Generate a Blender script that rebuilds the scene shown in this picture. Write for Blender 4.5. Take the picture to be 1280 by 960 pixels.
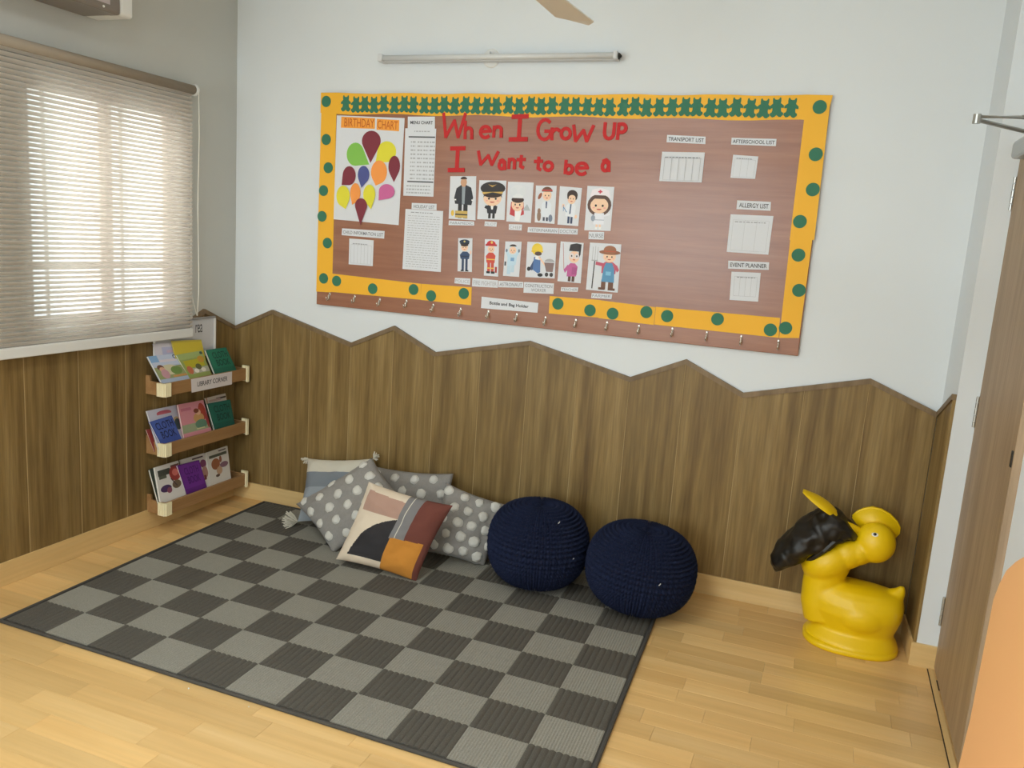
import bpy, bmesh, math, random
from mathutils import Vector, Matrix, noise

for o in list(bpy.data.objects):
    bpy.data.objects.remove(o)
random.seed(7)
PI = math.pi
SC = bpy.context.scene
COL = SC.collection

# ------------------------------------------------------------------ camera
cam_d = bpy.data.cameras.new('camera')
cam_d.sensor_fit = 'HORIZONTAL'
cam_d.sensor_width = 36.0
cam_d.lens = 29.10
cam_d.clip_start = 0.05
cam = bpy.data.objects.new('camera', cam_d)
COL.objects.link(cam)
RX = Vector((0.93075053, 0.35947515, 0.06694078))     # image right
DN = Vector((0.1247561, -0.14010573, -0.98224554))    # image down
FW = Vector((-0.34371408, 0.92257683, -0.1752502))    # view direction
m = Matrix.Identity(4)
for i in range(3):
    m[i][0] = RX[i]; m[i][1] = -DN[i]; m[i][2] = -FW[i]
m.translation = Vector((3.0788, -3.7653, 1.579))
cam.matrix_world = m
SC.camera = cam

# ------------------------------------------------------------------ world, daylight, exposure
SC.view_settings.view_transform = 'Standard'
SC.view_settings.look = 'None'
SC.view_settings.gamma = 1.0
SC.view_settings.use_curve_mapping = False
SC.view_settings.exposure = -0.12

world = bpy.data.worlds.new('daylight')
SC.world = world
world.use_nodes = True
bg = world.node_tree.nodes['Background']
bg.inputs['Color'].default_value = (0.93, 0.97, 1.0, 1)
bg.inputs['Strength'].default_value = 2.5

def area_light(name, loc, direction, sx, sy, power, color=(1, 1, 1)):
    d = bpy.data.lights.new(name, 'AREA')
    d.shape = 'RECTANGLE'; d.size = sx; d.size_y = sy; d.energy = power; d.color = color
    o = bpy.data.objects.new(name, d)
    COL.objects.link(o)
    o.location = loc
    o.rotation_euler = Vector(direction).to_track_quat('-Z', 'Z').to_euler()
    return o

# daylight entering by the windows behind the camera and along the left wall
area_light('window_daylight_front', (1.45, -6.52, 1.65), (0, 1, 0.0), 1.9, 1.4, 68, (0.85, 0.955, 1.0))
area_light('window_daylight_side', (0.03, -3.75, 1.60), (1, 0, -0.05), 1.9, 1.3, 34, (0.88, 0.965, 1.0))

area_light('window_daylight_blind', (-0.75, -0.79, 1.75), (1, 0, -0.1), 1.9, 1.7, 55, (1.0, 0.98, 0.95))

# ------------------------------------------------------------------ materials
MATS = {}
def lin(c):
    c = c / 255.0
    return c / 12.92 if c <= 0.04045 else ((c + 0.055) / 1.055) ** 2.4
def rgb(r, g, b, k=1.0):
    return tuple(min(0.95, lin(v) * k) for v in (r, g, b)) + (1.0,)

def mat(name, col, rough=0.6, metal=0.0, bump=0.0, bump_scale=80.0, var=0.0, var_scale=6.0,
        spec=0.5, coat=0.0, sheen=0.0, trans=0.0, stretch=None, var2=None):
    """plain procedural material: colour with noise variation and noise relief"""
    if name in MATS:
        return MATS[name]
    M = bpy.data.materials.new(name)
    M.use_nodes = True
    nt = M.node_tree; N = nt.nodes; K = nt.links
    b = N['Principled BSDF']
    b.inputs['Base Color'].default_value = col
    b.inputs['Roughness'].default_value = rough
    b.inputs['Metallic'].default_value = metal
    b.inputs['Specular IOR Level'].default_value = spec
    if coat: b.inputs['Coat Weight'].default_value = coat
    if sheen: b.inputs['Sheen Weight'].default_value = sheen
    if trans:
        b.inputs['Transmission Weight'].default_value = trans
    if var or bump:
        tc = N.new('ShaderNodeTexCoord')
        mp = N.new('ShaderNodeMapping')
        if stretch: mp.inputs['Scale'].default_value = stretch
        K.new(tc.outputs['Object'], mp.inputs['Vector'])
    if var:
        nz = N.new('ShaderNodeTexNoise'); nz.inputs['Scale'].default_value = var_scale
        nz.inputs['Detail'].default_value = 5
        K.new(mp.outputs['Vector'], nz.inputs['Vector'])
        cr = N.new('ShaderNodeValToRGB')
        lo = tuple(c * (1 - var) for c in col[:3]) + (1,)
        hi = tuple(min(1, c * (1 + var)) for c in col[:3]) + (1,)
        if var2: lo = var2
        cr.color_ramp.elements[0].color = lo; cr.color_ramp.elements[0].position = 0.3
        cr.color_ramp.elements[1].color = hi; cr.color_ramp.elements[1].position = 0.7
        K.new(nz.outputs['Fac'], cr.inputs['Fac'])
        K.new(cr.outputs['Color'], b.inputs['Base Color'])
    if bump:
        n2 = N.new('ShaderNodeTexNoise'); n2.inputs['Scale'].default_value = bump_scale
        n2.inputs['Detail'].default_value = 3
        K.new(mp.outputs['Vector'], n2.inputs['Vector'])
        bp = N.new('ShaderNodeBump'); bp.inputs['Strength'].default_value = bump
        bp.inputs['Distance'].default_value = 0.004
        K.new(n2.outputs['Fac'], bp.inputs['Height'])
        K.new(bp.outputs['Normal'], b.inputs['Normal'])
    MATS[name] = M
    return M

def wood(name, dark, mid, light, axis='z', freq=26.0, rough=0.5, per_object=0.25, fine=0.35, shift=True, spec=0.4, coat=0.0, spread=(0.3, 0.5, 0.72)):
    """streaked wood decor running along one axis, each board with its own cut and tone"""
    if name in MATS:
        return MATS[name]
    M = bpy.data.materials.new(name); M.use_nodes = True
    nt = M.node_tree; N = nt.nodes; K = nt.links
    b = N['Principled BSDF']
    b.inputs['Roughness'].default_value = rough
    b.inputs['Specular IOR Level'].default_value = spec
    if coat:
        b.inputs['Coat Weight'].default_value = coat; b.inputs['Coat Roughness'].default_value = 0.25
    tc = N.new('ShaderNodeTexCoord')
    oi = N.new('ShaderNodeObjectInfo')
    mul = N.new('ShaderNodeVectorMath'); mul.operation = 'SCALE'
    mul.inputs[0].default_value = (37.0, 53.0, 71.0)
    K.new(oi.outputs['Random'], mul.inputs['Scale'])
    add = N.new('ShaderNodeVectorMath'); add.operation = 'ADD'
    K.new(tc.outputs['Object'], add.inputs[0]); K.new(mul.outputs[0], add.inputs[1])
    mp = N.new('ShaderNodeMapping')
    s = {'x': (0.05, 1, 1), 'y': (1, 0.05, 1), 'z': (1, 1, 0.05)}[axis]
    mp.inputs['Scale'].default_value = s
    K.new(add.outputs[0], mp.inputs['Vector'])
    n1 = N.new('ShaderNodeTexNoise'); n1.inputs['Scale'].default_value = freq; n1.inputs['Detail'].default_value = 4; n1.inputs['Roughness'].default_value = 0.6
    K.new(mp.outputs['Vector'], n1.inputs['Vector'])
    cr = N.new('ShaderNodeValToRGB')
    e = cr.color_ramp.elements
    e[0].position = spread[0]; e[0].color = dark
    e[1].position = spread[2]; e[1].color = light
    x = e.new(spread[1]); x.color = mid
    K.new(n1.outputs['Fac'], cr.inputs['Fac'])
    n2 = N.new('ShaderNodeTexNoise'); n2.inputs['Scale'].default_value = freq * 7; n2.inputs['Detail'].default_value = 3
    K.new(mp.outputs['Vector'], n2.inputs['Vector'])
    mr = N.new('ShaderNodeMapRange'); mr.inputs['From Min'].default_value = 0.3; mr.inputs['From Max'].default_value = 0.7
    mr.inputs['To Min'].default_value = 1 - fine; mr.inputs['To Max'].default_value = 1 + fine * 0.6
    K.new(n2.outputs['Fac'], mr.inputs['Value'])
    mr2 = N.new('ShaderNodeMapRange')
    mr2.inputs['To Min'].default_value = 1 - per_object; mr2.inputs['To Max'].default_value = 1 + per_object * 0.5
    K.new(oi.outputs['Random'], mr2.inputs['Value'])
    mm = N.new('ShaderNodeMath'); mm.operation = 'MULTIPLY'
    K.new(mr.outputs[0], mm.inputs[0]); K.new(mr2.outputs[0], mm.inputs[1])
    sc = N.new('ShaderNodeVectorMath'); sc.operation = 'SCALE'
    K.new(cr.outputs['Color'], sc.inputs[0]); K.new(mm.outputs[0], sc.inputs['Scale'])
    K.new(sc.outputs[0], b.inputs['Base Color'])
    bp = N.new('ShaderNodeBump'); bp.inputs['Strength'].default_value = 0.12; bp.inputs['Distance'].default_value = 0.002
    K.new(n2.outputs['Fac'], bp.inputs['Height']); K.new(bp.outputs['Normal'], b.inputs['Normal'])
    MATS[name] = M
    return M

def thin_mat(name, col, translucency, transparency=0.0, rough=0.7):
    """thin sheet (blind vane, frosted pane): diffuse + translucent + see-through"""
    if name in MATS: return MATS[name]
    M = bpy.data.materials.new(name); M.use_nodes = True
    nt = M.node_tree; N = nt.nodes; K = nt.links
    N.remove(N['Principled BSDF'])
    out = [n for n in N if n.type == 'OUTPUT_MATERIAL'][0]
    d = N.new('ShaderNodeBsdfDiffuse'); d.inputs['Color'].default_value = col
    t = N.new('ShaderNodeBsdfTranslucent'); t.inputs['Color'].default_value = col
    mx = N.new('ShaderNodeMixShader'); mx.inputs[0].default_value = translucency
    K.new(d.outputs[0], mx.inputs[1]); K.new(t.outputs[0], mx.inputs[2])
    last = mx
    if transparency:
        tr = N.new('ShaderNodeBsdfTransparent')
        m2 = N.new('ShaderNodeMixShader'); m2.inputs[0].default_value = transparency
        K.new(mx.outputs[0], m2.inputs[1]); K.new(tr.outputs[0], m2.inputs[2])
        last = m2
    K.new(last.outputs[0], out.inputs['Surface'])
    MATS[name] = M
    return M

def glass_mat(name, tint=(0.9, 0.95, 0.95, 1), refl=0.08):
    if name in MATS: return MATS[name]
    M = bpy.data.materials.new(name); M.use_nodes = True
    nt = M.node_tree; N = nt.nodes; K = nt.links
    N.remove(N['Principled BSDF'])
    out = [n for n in N if n.type == 'OUTPUT_MATERIAL'][0]
    tr = N.new('ShaderNodeBsdfTransparent'); tr.inputs['Color'].default_value = tint
    gl = N.new('ShaderNodeBsdfGlossy'); gl.inputs['Roughness'].default_value = 0.03
    mx = N.new('ShaderNodeMixShader'); mx.inputs[0].default_value = refl
    K.new(tr.outputs[0], mx.inputs[1]); K.new(gl.outputs[0], mx.inputs[2])
    K.new(mx.outputs[0], out.inputs['Surface'])
    MATS[name] = M
    return M

# ------------------------------------------------------------------ object helpers
ORIGIN = {}
def tag(o, label=None, cat=None, group=None, kind=None):
    if label: o['label'] = label
    if cat: o['category'] = cat
    if group: o['group'] = group
    if kind: o['kind'] = kind
    return o

def thing(name, loc, label, cat, group=None):
    o = bpy.data.objects.new(name, None)
    o.empty_display_size = 0.05
    COL.objects.link(o)
    o.location = loc
    ORIGIN[o.name] = Vector(loc)
    return tag(o, label, cat, group)

def obj(name, geo, mats, parent=None, smooth=False, label=None, shift=True):
    """geo: bmesh or (verts, faces[, face material indices]) in world coordinates"""
    me = bpy.data.meshes.new(name)
    idx = None
    if isinstance(geo, bmesh.types.BMesh):
        bmesh.ops.recalc_face_normals(geo, faces=geo.faces[:])
        geo.to_mesh(me); geo.free()
    else:
        me.from_pydata([tuple(v) for v in geo[0]], [], geo[1])
        if len(geo) > 2: idx = geo[2]
    if not isinstance(mats, (list, tuple)): mats = [mats]
    for mm in mats: me.materials.append(mm)
    if idx: me.polygons.foreach_set('material_index', idx)
    if smooth: me.polygons.foreach_set('use_smooth', [True] * len(me.polygons))
    o = bpy.data.objects.new(name, me)
    COL.objects.link(o)
    base = Vector((0, 0, 0))
    if parent is not None:
        o.parent = parent
        base = ORIGIN[parent.name]
        if shift and base.length > 0: me.transform(Matrix.Translation(-base))
    ORIGIN[o.name] = base
    if label: o['label'] = label
    me.update()
    return o

def centred(o):
    """move a single-mesh thing's origin to the bottom centre of its geometry"""
    me = o.data
    xs = [v.co for v in me.vertices]
    c = Vector(((min(v.x for v in xs) + max(v.x for v in xs)) / 2, (min(v.y for v in xs) + max(v.y for v in xs)) / 2, min(v.z for v in xs)))
    me.transform(Matrix.Translation(-c)); o.location = c; ORIGIN[o.name] = c
    return o

def share(src, parent, loc, rot=None, scale=None, name=None):
    o = bpy.data.objects.new(name or src.name.split('.')[0], src.data)
    COL.objects.link(o)
    o.parent = parent
    o.location = Vector(loc) - (ORIGIN[parent.name] if parent is not None else Vector((0, 0, 0)))
    if rot is not None: o.rotation_euler = rot
    if scale is not None: o.scale = scale
    return o

def struct(name, geo, mats, **k):
    o = obj(name, geo, mats, **k)
    o['kind'] = 'structure'
    return o

def box(bm, x0, x1, y0, y1, z0, z1, bevel=0.0, segs=2):
    r = bmesh.ops.create_cube(bm, size=1.0)
    vs = r['verts']
    bmesh.ops.scale(bm, vec=(abs(x1 - x0), abs(y1 - y0), abs(z1 - z0)), verts=vs)
    bmesh.ops.translate(bm, vec=((x0 + x1) / 2, (y0 + y1) / 2, (z0 + z1) / 2), verts=vs)
    if bevel:
        es = list({e for v in vs for e in v.link_edges})
        bmesh.ops.bevel(bm, geom=es, offset=bevel, segments=segs, affect='EDGES', profile=0.5)
    return bm

def boxes(*bs, bevel=0.0):
    bm = bmesh.new()
    for b in bs: box(bm, *b, bevel=bevel)
    return bm

def frame_axes(d):
    d = d.normalized()
    a = Vector((0, 0, 1)) if abs(d.z) < 0.9 else Vector((1, 0, 0))
    u = d.cross(a).normalized(); v = d.cross(u).normalized()
    return u, v

def tube(bm, pts, r, seg=10, closed_ends=True, flat=(1, 1)):
    """tube along pts; r number or list"""
    pts = [Vector(p) for p in pts]
    n = len(pts)
    rs = r if isinstance(r, (list, tuple)) else [r] * n
    rings = []
    u = None
    for i, p in enumerate(pts):
        d = (pts[min(i + 1, n - 1)] - pts[max(i - 1, 0)])
        if d.length < 1e-9: d = Vector((0, 0, 1))
        d.normalize()
        if u is None: u, v = frame_axes(d)
        else:
            u = (u - d * u.dot(d)).normalized(); v = d.cross(u)
        rings.append([bm.verts.new(p + (u * math.cos(2 * PI * k / seg) * flat[0] + v * math.sin(2 * PI * k / seg) * flat[1]) * rs[i]) for k in range(seg)])
    for a, b in zip(rings[:-1], rings[1:]):
        for k in range(seg):
            bm.faces.new((a[k], a[(k + 1) % seg], b[(k + 1) % seg], b[k]))
    if closed_ends:
        bm.faces.new(rings[0][::-1]); bm.faces.new(rings[-1])
    return bm

def lathe(bm, prof, centre, axis=(0, 0, 1), seg=32):
    """prof list of (r, h) along axis from centre"""
    ax = Vector(axis).normalized(); u, v = frame_axes(ax)
    c = Vector(centre)
    rings = []
    for r, h in prof:
        if r < 1e-6: rings.append([bm.verts.new(c + ax * h)])
        else: rings.append([bm.verts.new(c + ax * h + (u * math.cos(2 * PI * k / seg) + v * math.sin(2 * PI * k / seg)) * r) for k in range(seg)])
    for a, b in zip(rings[:-1], rings[1:]):
        for k in range(seg):
            k2 = (k + 1) % seg
            if len(a) == 1 and len(b) == 1: continue
            if len(a) == 1: bm.faces.new((a[0], b[k2], b[k]))
            elif len(b) == 1: bm.faces.new((a[k], a[k2], b[0]))
            else: bm.faces.new((a[k], a[k2], b[k2], b[k]))
    return bm

def prism(bm, pts, depth_vec):
    """extrude planar polygon pts (3D) along depth_vec"""
    d = Vector(depth_vec)
    a = [bm.verts.new(Vector(p)) for p in pts]
    b = [bm.verts.new(Vector(p) + d) for p in pts]
    n = len(a)
    bm.faces.new(a); bm.faces.new(b[::-1])
    for i in range(n):
        bm.faces.new((a[i], b[i], b[(i + 1) % n], a[(i + 1) % n]))
    return bm

# flat print mapped onto a quad ------------------------------------------------
class Quad:
    def __init__(self, bl, br, tr, tl, facing=(0, -1, 0)):
        self.c = [Vector(p) for p in (bl, br, tr, tl)]
        n = (self.c[1] - self.c[0]).cross(self.c[3] - self.c[0]).normalized()
        if n.dot(Vector(facing)) < 0: n = -n
        self.n = n
        self.w = ((self.c[1] - self.c[0]).length + (self.c[2] - self.c[3]).length) / 2
        self.h = ((self.c[3] - self.c[0]).length + (self.c[2] - self.c[1]).length) / 2
    def p(self, u, v, h=0.0):
        a = self.c[0].lerp(self.c[1], u); b = self.c[3].lerp(self.c[2], u)
        return a.lerp(b, v) + self.n * h
    def sub(self, u0, v0, u1, v1):
        q = Quad(self.p(u0, v0), self.p(u1, v0), self.p(u1, v1), self.p(u0, v1))
        q.n = self.n
        return q
    def slab(self, h0, h1, curl=0.0):
        bm = bmesh.new()
        nu = nv = 1
        if curl: nu = nv = 6
        top = {}; bot = {}
        for i in range(nu + 1):
            for j in range(nv + 1):
                u, v = i / nu, j / nv
                lift = curl * ((2 * u - 1) ** 2 * 0.5 + (1 - v) ** 3 * 0.6) if curl else 0
                top[i, j] = bm.verts.new(self.p(u, v, h1 + lift)); bot[i, j] = bm.verts.new(self.p(u, v, h0 + lift))
        for i in range(nu):
            for j in range(nv):
                bm.faces.new((top[i, j], top[i + 1, j], top[i + 1, j + 1], top[i, j + 1]))
                bm.faces.new((bot[i, j], bot[i, j + 1], bot[i + 1, j + 1], bot[i + 1, j]))
        for i in range(nu):
            bm.faces.new((top[i, 0], bot[i, 0], bot[i + 1, 0], top[i + 1, 0]))
            bm.faces.new((top[i, nv], top[i + 1, nv], bot[i + 1, nv], bot[i, nv]))
        for j in range(nv):
            bm.faces.new((top[0, j], top[0, j + 1], bot[0, j + 1], bot[0, j]))
            bm.faces.new((top[nu, j], bot[nu, j], bot[nu, j + 1], top[nu, j + 1]))
        return bm

INK = mat('black_ink', rgb(45, 45, 50), 0.7)
INKS = {}
def ink(c):
    """printed colour (r,g,b)"""
    if c not in INKS:
        INKS[c] = mat('print_%02x%02x%02x' % c, rgb(*c), 0.55)
    return INKS[c]

def ell(cu, cv, ru, rv, a0=0, a1=360, n=18, rot=0):
    out = []
    for k in range(n):
        t = math.radians(a0 + (a1 - a0) * k / (n if a1 - a0 == 360 else n - 1))
        x, y = ru * math.cos(t), rv * math.sin(t)
        c, s = math.cos(math.radians(rot)), math.sin(math.radians(rot))
        out.append((cu + x * c - y * s, cv + x * s + y * c))
    return out
def rc(u0, v0, u1, v1):
    return [(u0, v0), (u1, v0), (u1, v1), (u0, v1)]
def ln(u0, v0, u1, v1, w=0.02):
    d = Vector((u1 - u0, v1 - v0)); d.normalize(); n = Vector((-d.y, d.x)) * w / 2
    return [(u0 + n.x, v0 + n.y), (u0 - n.x, v0 - n.y), (u1 - n.x, v1 - n.y), (u1 + n.x, v1 + n.y)]

def printed(name, quad, shapes, parent, h=0.0004, step=0.00012):
    """shapes: list of (polygon in uv, colour); layered flat print in one mesh"""
    V = []; Fc = []; I = []; ms = []; mi = {}
    for k, (poly, c) in enumerate(shapes):
        if c not in mi: mi[c] = len(ms); ms.append(ink(c))
        b = len(V)
        for (u, v) in poly: V.append(quad.p(u, v, h + step * k))
        Fc.append(tuple(range(b, b + len(poly)))); I.append(mi[c])
    return obj(name, (V, Fc, I), ms, parent)

TXT = {}
def text_geo(s, bold=0.0):
    key = (s, bold)
    if key in TXT: return TXT[key]
    cu = bpy.data.curves.new('txt', 'FONT'); cu.body = s; cu.resolution_u = 3; cu.offset = bold
    cu.space_line = 0.9; cu.align_x = 'CENTER'
    ob = bpy.data.objects.new('txt', cu)
    me = bpy.data.meshes.new_from_object(ob)
    V = [v.co.copy() for v in me.vertices]; Fc = [tuple(p.vertices) for p in me.polygons]
    bpy.data.objects.remove(ob); bpy.data.curves.remove(cu); bpy.data.meshes.remove(me)
    x0 = min(v.x for v in V); x1 = max(v.x for v in V); y0 = min(v.y for v in V); y1 = max(v.y for v in V)
    V = [((v.x - x0) / (x1 - x0), (v.y - y0) / (y1 - y0)) for v in V]
    TXT[key] = (V, Fc)
    return TXT[key]

def lettering(name, quad, s, rect, parent, m=None, bold=0.0, h=0.0006):
    V, Fc = text_geo(s, bold)
    u0, v0, u1, v1 = rect
    return obj(name, ([quad.p(u0 + (u1 - u0) * a, v0 + (v1 - v0) * b, h) for a, b in V], Fc), m or INK, parent)

# ================================================================== SETTING
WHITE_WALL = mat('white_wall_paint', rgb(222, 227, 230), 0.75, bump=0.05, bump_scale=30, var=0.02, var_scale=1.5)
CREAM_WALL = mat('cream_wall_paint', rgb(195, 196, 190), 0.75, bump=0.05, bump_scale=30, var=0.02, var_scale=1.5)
CEIL = mat('ceiling_paint', rgb(238, 237, 232), 0.8)
WAINS = wood('wainscot_laminate', rgb(98, 75, 40), rgb(133, 108, 64), rgb(158, 133, 86), 'z', 17, rough=0.42, per_object=0.10, fine=0.2, spread=(0.26, 0.5, 0.74))
TRIMW = wood('wainscot_edge_trim', rgb(112, 92, 66), rgb(124, 103, 76), rgb(136, 115, 86), 'z', 20, rough=0.5, per_object=0.08, fine=0.1)
MAPLE = wood('maple_laminate', rgb(218, 175, 112), rgb(227, 187, 124), rgb(235, 199, 139), 'x', 9, rough=0.34, per_object=0.15, fine=0.05, spec=0.5)
MAPLE_B = wood('maple_baseboard', rgb(208, 172, 112), rgb(219, 185, 126), rgb(228, 197, 140), 'x', 10, rough=0.45, per_object=0.06, fine=0.05)
MAPLE_BY = wood('maple_baseboard_side', rgb(208, 172, 112), rgb(219, 185, 126), rgb(228, 197, 140), 'y', 10, rough=0.45, per_object=0.06, fine=0.05)
SEAM_HILITE = mat('painted_seam_highlight', rgb(176, 150, 104), 0.5)  # paler wood tone, paints the highlight along the panel grooves
DARK_GAP = mat('dark_joint', rgb(70, 52, 32), 0.9)

XR = 3.565          # short return wall at the right
YC = -0.28          # front face of the column
XD = 3.66           # wall with the door
YF = -6.5           # wall behind the camera
HC = 2.95
WX0, WX1, WZ0, WZ1 = -1.27, -0.41, 1.06, 2.08     # window in the left wall (y range, z range)

# floor: sub-floor slab with maple strips laid along the back wall
floor = struct('floor', boxes((-0.15, 3.85, YF - 0.1, 0.15, -0.06, -0.0042)), DARK_GAP)
ROWW = 0.092
protos = {}
far_bm = bmesh.new()
nrow = int(-YF / ROWW) + 1
for r in range(nrow):
    y1 = -r * ROWW; y0 = max(YF, y1 - ROWW)
    x = -random.uniform(0.05, 0.40)
    while x < XD:
        ln_ = random.choice((0.36, 0.40, 0.44, 0.48))
        a, b = max(0.0, x), min(XD - 0.001, x + ln_)
        x += ln_
        if b - a < 0.02: continue
        if y1 > -2.35:
            under = (0.36 < a and b < 2.48 and y0 > -1.60 and y1 < -0.12)
            if under:
                box(far_bm, a, b, y0, y1, -0.006, 0.0)
                continue
            key = (round(b - a, 3), round(y1 - y0, 3))
            if key not in protos:
                w, d = b - a - 0.0006, y1 - y0 - 0.0006
                o = obj('plank', boxes((-w / 2, w / 2, -d / 2, d / 2, -0.006, 0.0), bevel=0.0004), MAPLE, floor)
                o.location = ((a + b) / 2, (y0 + y1) / 2, 0)
                protos[key] = o
            else:
                share(protos[key], floor, ((a + b) / 2, (y0 + y1) / 2, 0), name='plank')
        else:
            box(far_bm, a, b, y0, y1, -0.006, 0.0)
fo = obj('covered_planks', far_bm, MAPLE, floor); fo['kind'] = 'stuff'

# walls
wall_back = struct('wall_back', boxes((-0.15, 3.85, 0.0, 0.15, 0, HC)), WHITE_WALL)
wl = boxes((-0.15, 0, WX1, 0.0, 0, HC), (-0.15, 0, YF, WX0, 0, 0.9),
           (-0.15, 0, YF, -4.75, 0.9, HC), (-0.15, 0, -2.75, WX0, 0.9, HC), (-0.15, 0, -4.75, -2.75, 2.3, HC),
           (-0.15, 0, WX0, WX1, 0, WZ0), (-0.15, 0, WX0, WX1, WZ1, HC))
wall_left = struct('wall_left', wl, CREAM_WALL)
col_geo = bmesh.new()
prism(col_geo, [(XR, 0, 0), (3.575, YC, 0), (3.85, YC, 0), (3.85, 0, 0)], (0, 0, HC))
wall_right = struct('wall_right', col_geo, WHITE_WALL)
wall_door = struct('wall_right_far', boxes((XD + 0.004, 3.85, YF, -1.03, 0, HC), (XD + 0.004, 3.85, -1.03, YC, 2.05, HC)), WHITE_WALL)
wall_front = struct('wall_front', boxes((-0.15, 0.45, YF - 0.15, YF, 0, HC), (2.45, 3.85, YF - 0.15, YF, 0, HC),
                                        (0.45, 2.45, YF - 0.15, YF, 0, 0.9), (0.45, 2.45, YF - 0.15, YF, 2.4, HC)), WHITE_WALL)
ceiling = struct('ceiling', boxes((-0.15, 3.85, YF - 0.15, 0.15, HC, HC + 0.1)), CEIL)

# flat ceiling lamps, added out of view to brighten the floor
FILL_LAMP = bpy.data.materials.new('fill_lamp_diffuser'); FILL_LAMP.use_nodes = True
FILL_LAMP.node_tree.nodes['Principled BSDF'].inputs['Emission Color'].default_value = (0.95, 0.98, 1, 1)
FILL_LAMP.node_tree.nodes['Principled BSDF'].inputs['Emission Strength'].default_value = 2.0
FILL_LAMP_BODY = mat('fill_lamp_frame_white', rgb(235, 235, 232), 0.4)
for (lx, ly, lb) in ((1.75, -2.9, 'added white square fill lamp on the ceiling above the near end of the rug'), (1.75, -5.2, 'added white square fill lamp on the ceiling at the far end behind the camera')):
    cl = thing('added_fill_lamp', (lx, ly, HC - 0.04), lb, 'lamp', 'added square fill lamps')
    obj('frame', boxes((lx - 0.31, lx + 0.31, ly - 0.31, ly - 0.29, HC - 0.035, HC - 0.001), (lx - 0.31, lx + 0.31, ly + 0.29, ly + 0.31, HC - 0.035, HC - 0.001), (lx - 0.31, lx - 0.29, ly - 0.29, ly + 0.29, HC - 0.035, HC - 0.001), (lx + 0.29, lx + 0.31, ly - 0.29, ly + 0.29, HC - 0.035, HC - 0.001)), FILL_LAMP_BODY, cl)
    obj('diffuser', boxes((lx - 0.29, lx + 0.29, ly - 0.29, ly + 0.29, HC - 0.030, HC - 0.022)), FILL_LAMP, cl)
    area_light('added_fill_light', (lx, ly, HC - 0.045), (0, 0, -1), 0.56, 0.56, 28, (0.93, 0.98, 1.0))  # added fill light for the floor

# wainscot of vertical panels with a zigzag top -------------------------------
def top_at(poly, s):
    for (a, za), (b, zb) in zip(poly[:-1], poly[1:]):
        if a <= s <= b: return za + (zb - za) * (s - a) / (b - a)
    return poly[-1][1]

def wainscot(parent, poly, seams, place, thick=0.012, gap=0.0005, z0=0.095):
    """poly: (s, z) top line; seams: panel borders; place(s, z, depth)->3D"""
    for a, b in zip(seams[:-1], seams[1:]):
        inner = [(s, z) for s, z in poly if a + 0.004 < s < b - 0.004]
        a2, b2 = a + gap / 2, b - gap / 2
        outline = [(a2, z0), (b2, z0), (b2, top_at(poly, b2))] + inner[::-1] + [(a2, top_at(poly, a2))]
        bm = bmesh.new()
        va = [bm.verts.new(place(s, z, thick)) for s, z in outline]
        vb = [bm.verts.new(place(s, z, 0.0005)) for s, z in outline]
        n = len(va)
        bm.faces.new(va); bm.faces.new(vb[::-1])
        for i in range(n): bm.faces.new((va[i], vb[i], vb[(i + 1) % n], va[(i + 1) % n]))
        es = [e for e in bm.edges if e.verts[0] in va and e.verts[1] in va]
        bmesh.ops.bevel(bm, geom=es, offset=0.0022, segments=1, affect='EDGES')
        obj('panel', bm, WAINS, parent)
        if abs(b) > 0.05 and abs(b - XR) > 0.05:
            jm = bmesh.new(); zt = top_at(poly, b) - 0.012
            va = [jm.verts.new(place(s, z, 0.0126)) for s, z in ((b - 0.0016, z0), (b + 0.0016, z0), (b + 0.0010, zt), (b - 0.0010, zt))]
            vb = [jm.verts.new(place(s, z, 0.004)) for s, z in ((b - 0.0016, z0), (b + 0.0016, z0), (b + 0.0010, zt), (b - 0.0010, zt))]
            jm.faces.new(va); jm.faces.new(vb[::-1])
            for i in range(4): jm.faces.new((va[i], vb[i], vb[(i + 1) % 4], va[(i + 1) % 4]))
            obj('seam_highlight', jm, SEAM_HILITE, parent)  # thin pale strip painted as the light caught by the groove edge
    for (a, za), (b, zb) in zip(poly[:-1], poly[1:]):
        d = Vector((b - a, zb - za)); d.normalize(); nrm = Vector((-d.y, d.x))
        if nrm.y < 0: nrm = -nrm
        bm = bmesh.new()
        t = 0.021
        # mitred strip: vertical end cuts
        dz = t / max(0.3, d.x)
        o4 = [(a, za - dz * 0.8), (b, zb - dz * 0.8), (b, zb + dz * 0.2), (a, za + dz * 0.2)]
        va = [bm.verts.new(place(s, z, 0.018)) for s, z in o4]; vb = [bm.verts.new(place(s, z, 0.0005)) for s, z in o4]
        bm.faces.new(va); bm.faces.new(vb[::-1])
        for i in range(4): bm.faces.new((va[i], vb[i], vb[(i + 1) % 4], va[(i + 1) % 4]))
        obj('edge_trim', bm, TRIMW, parent)

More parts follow.
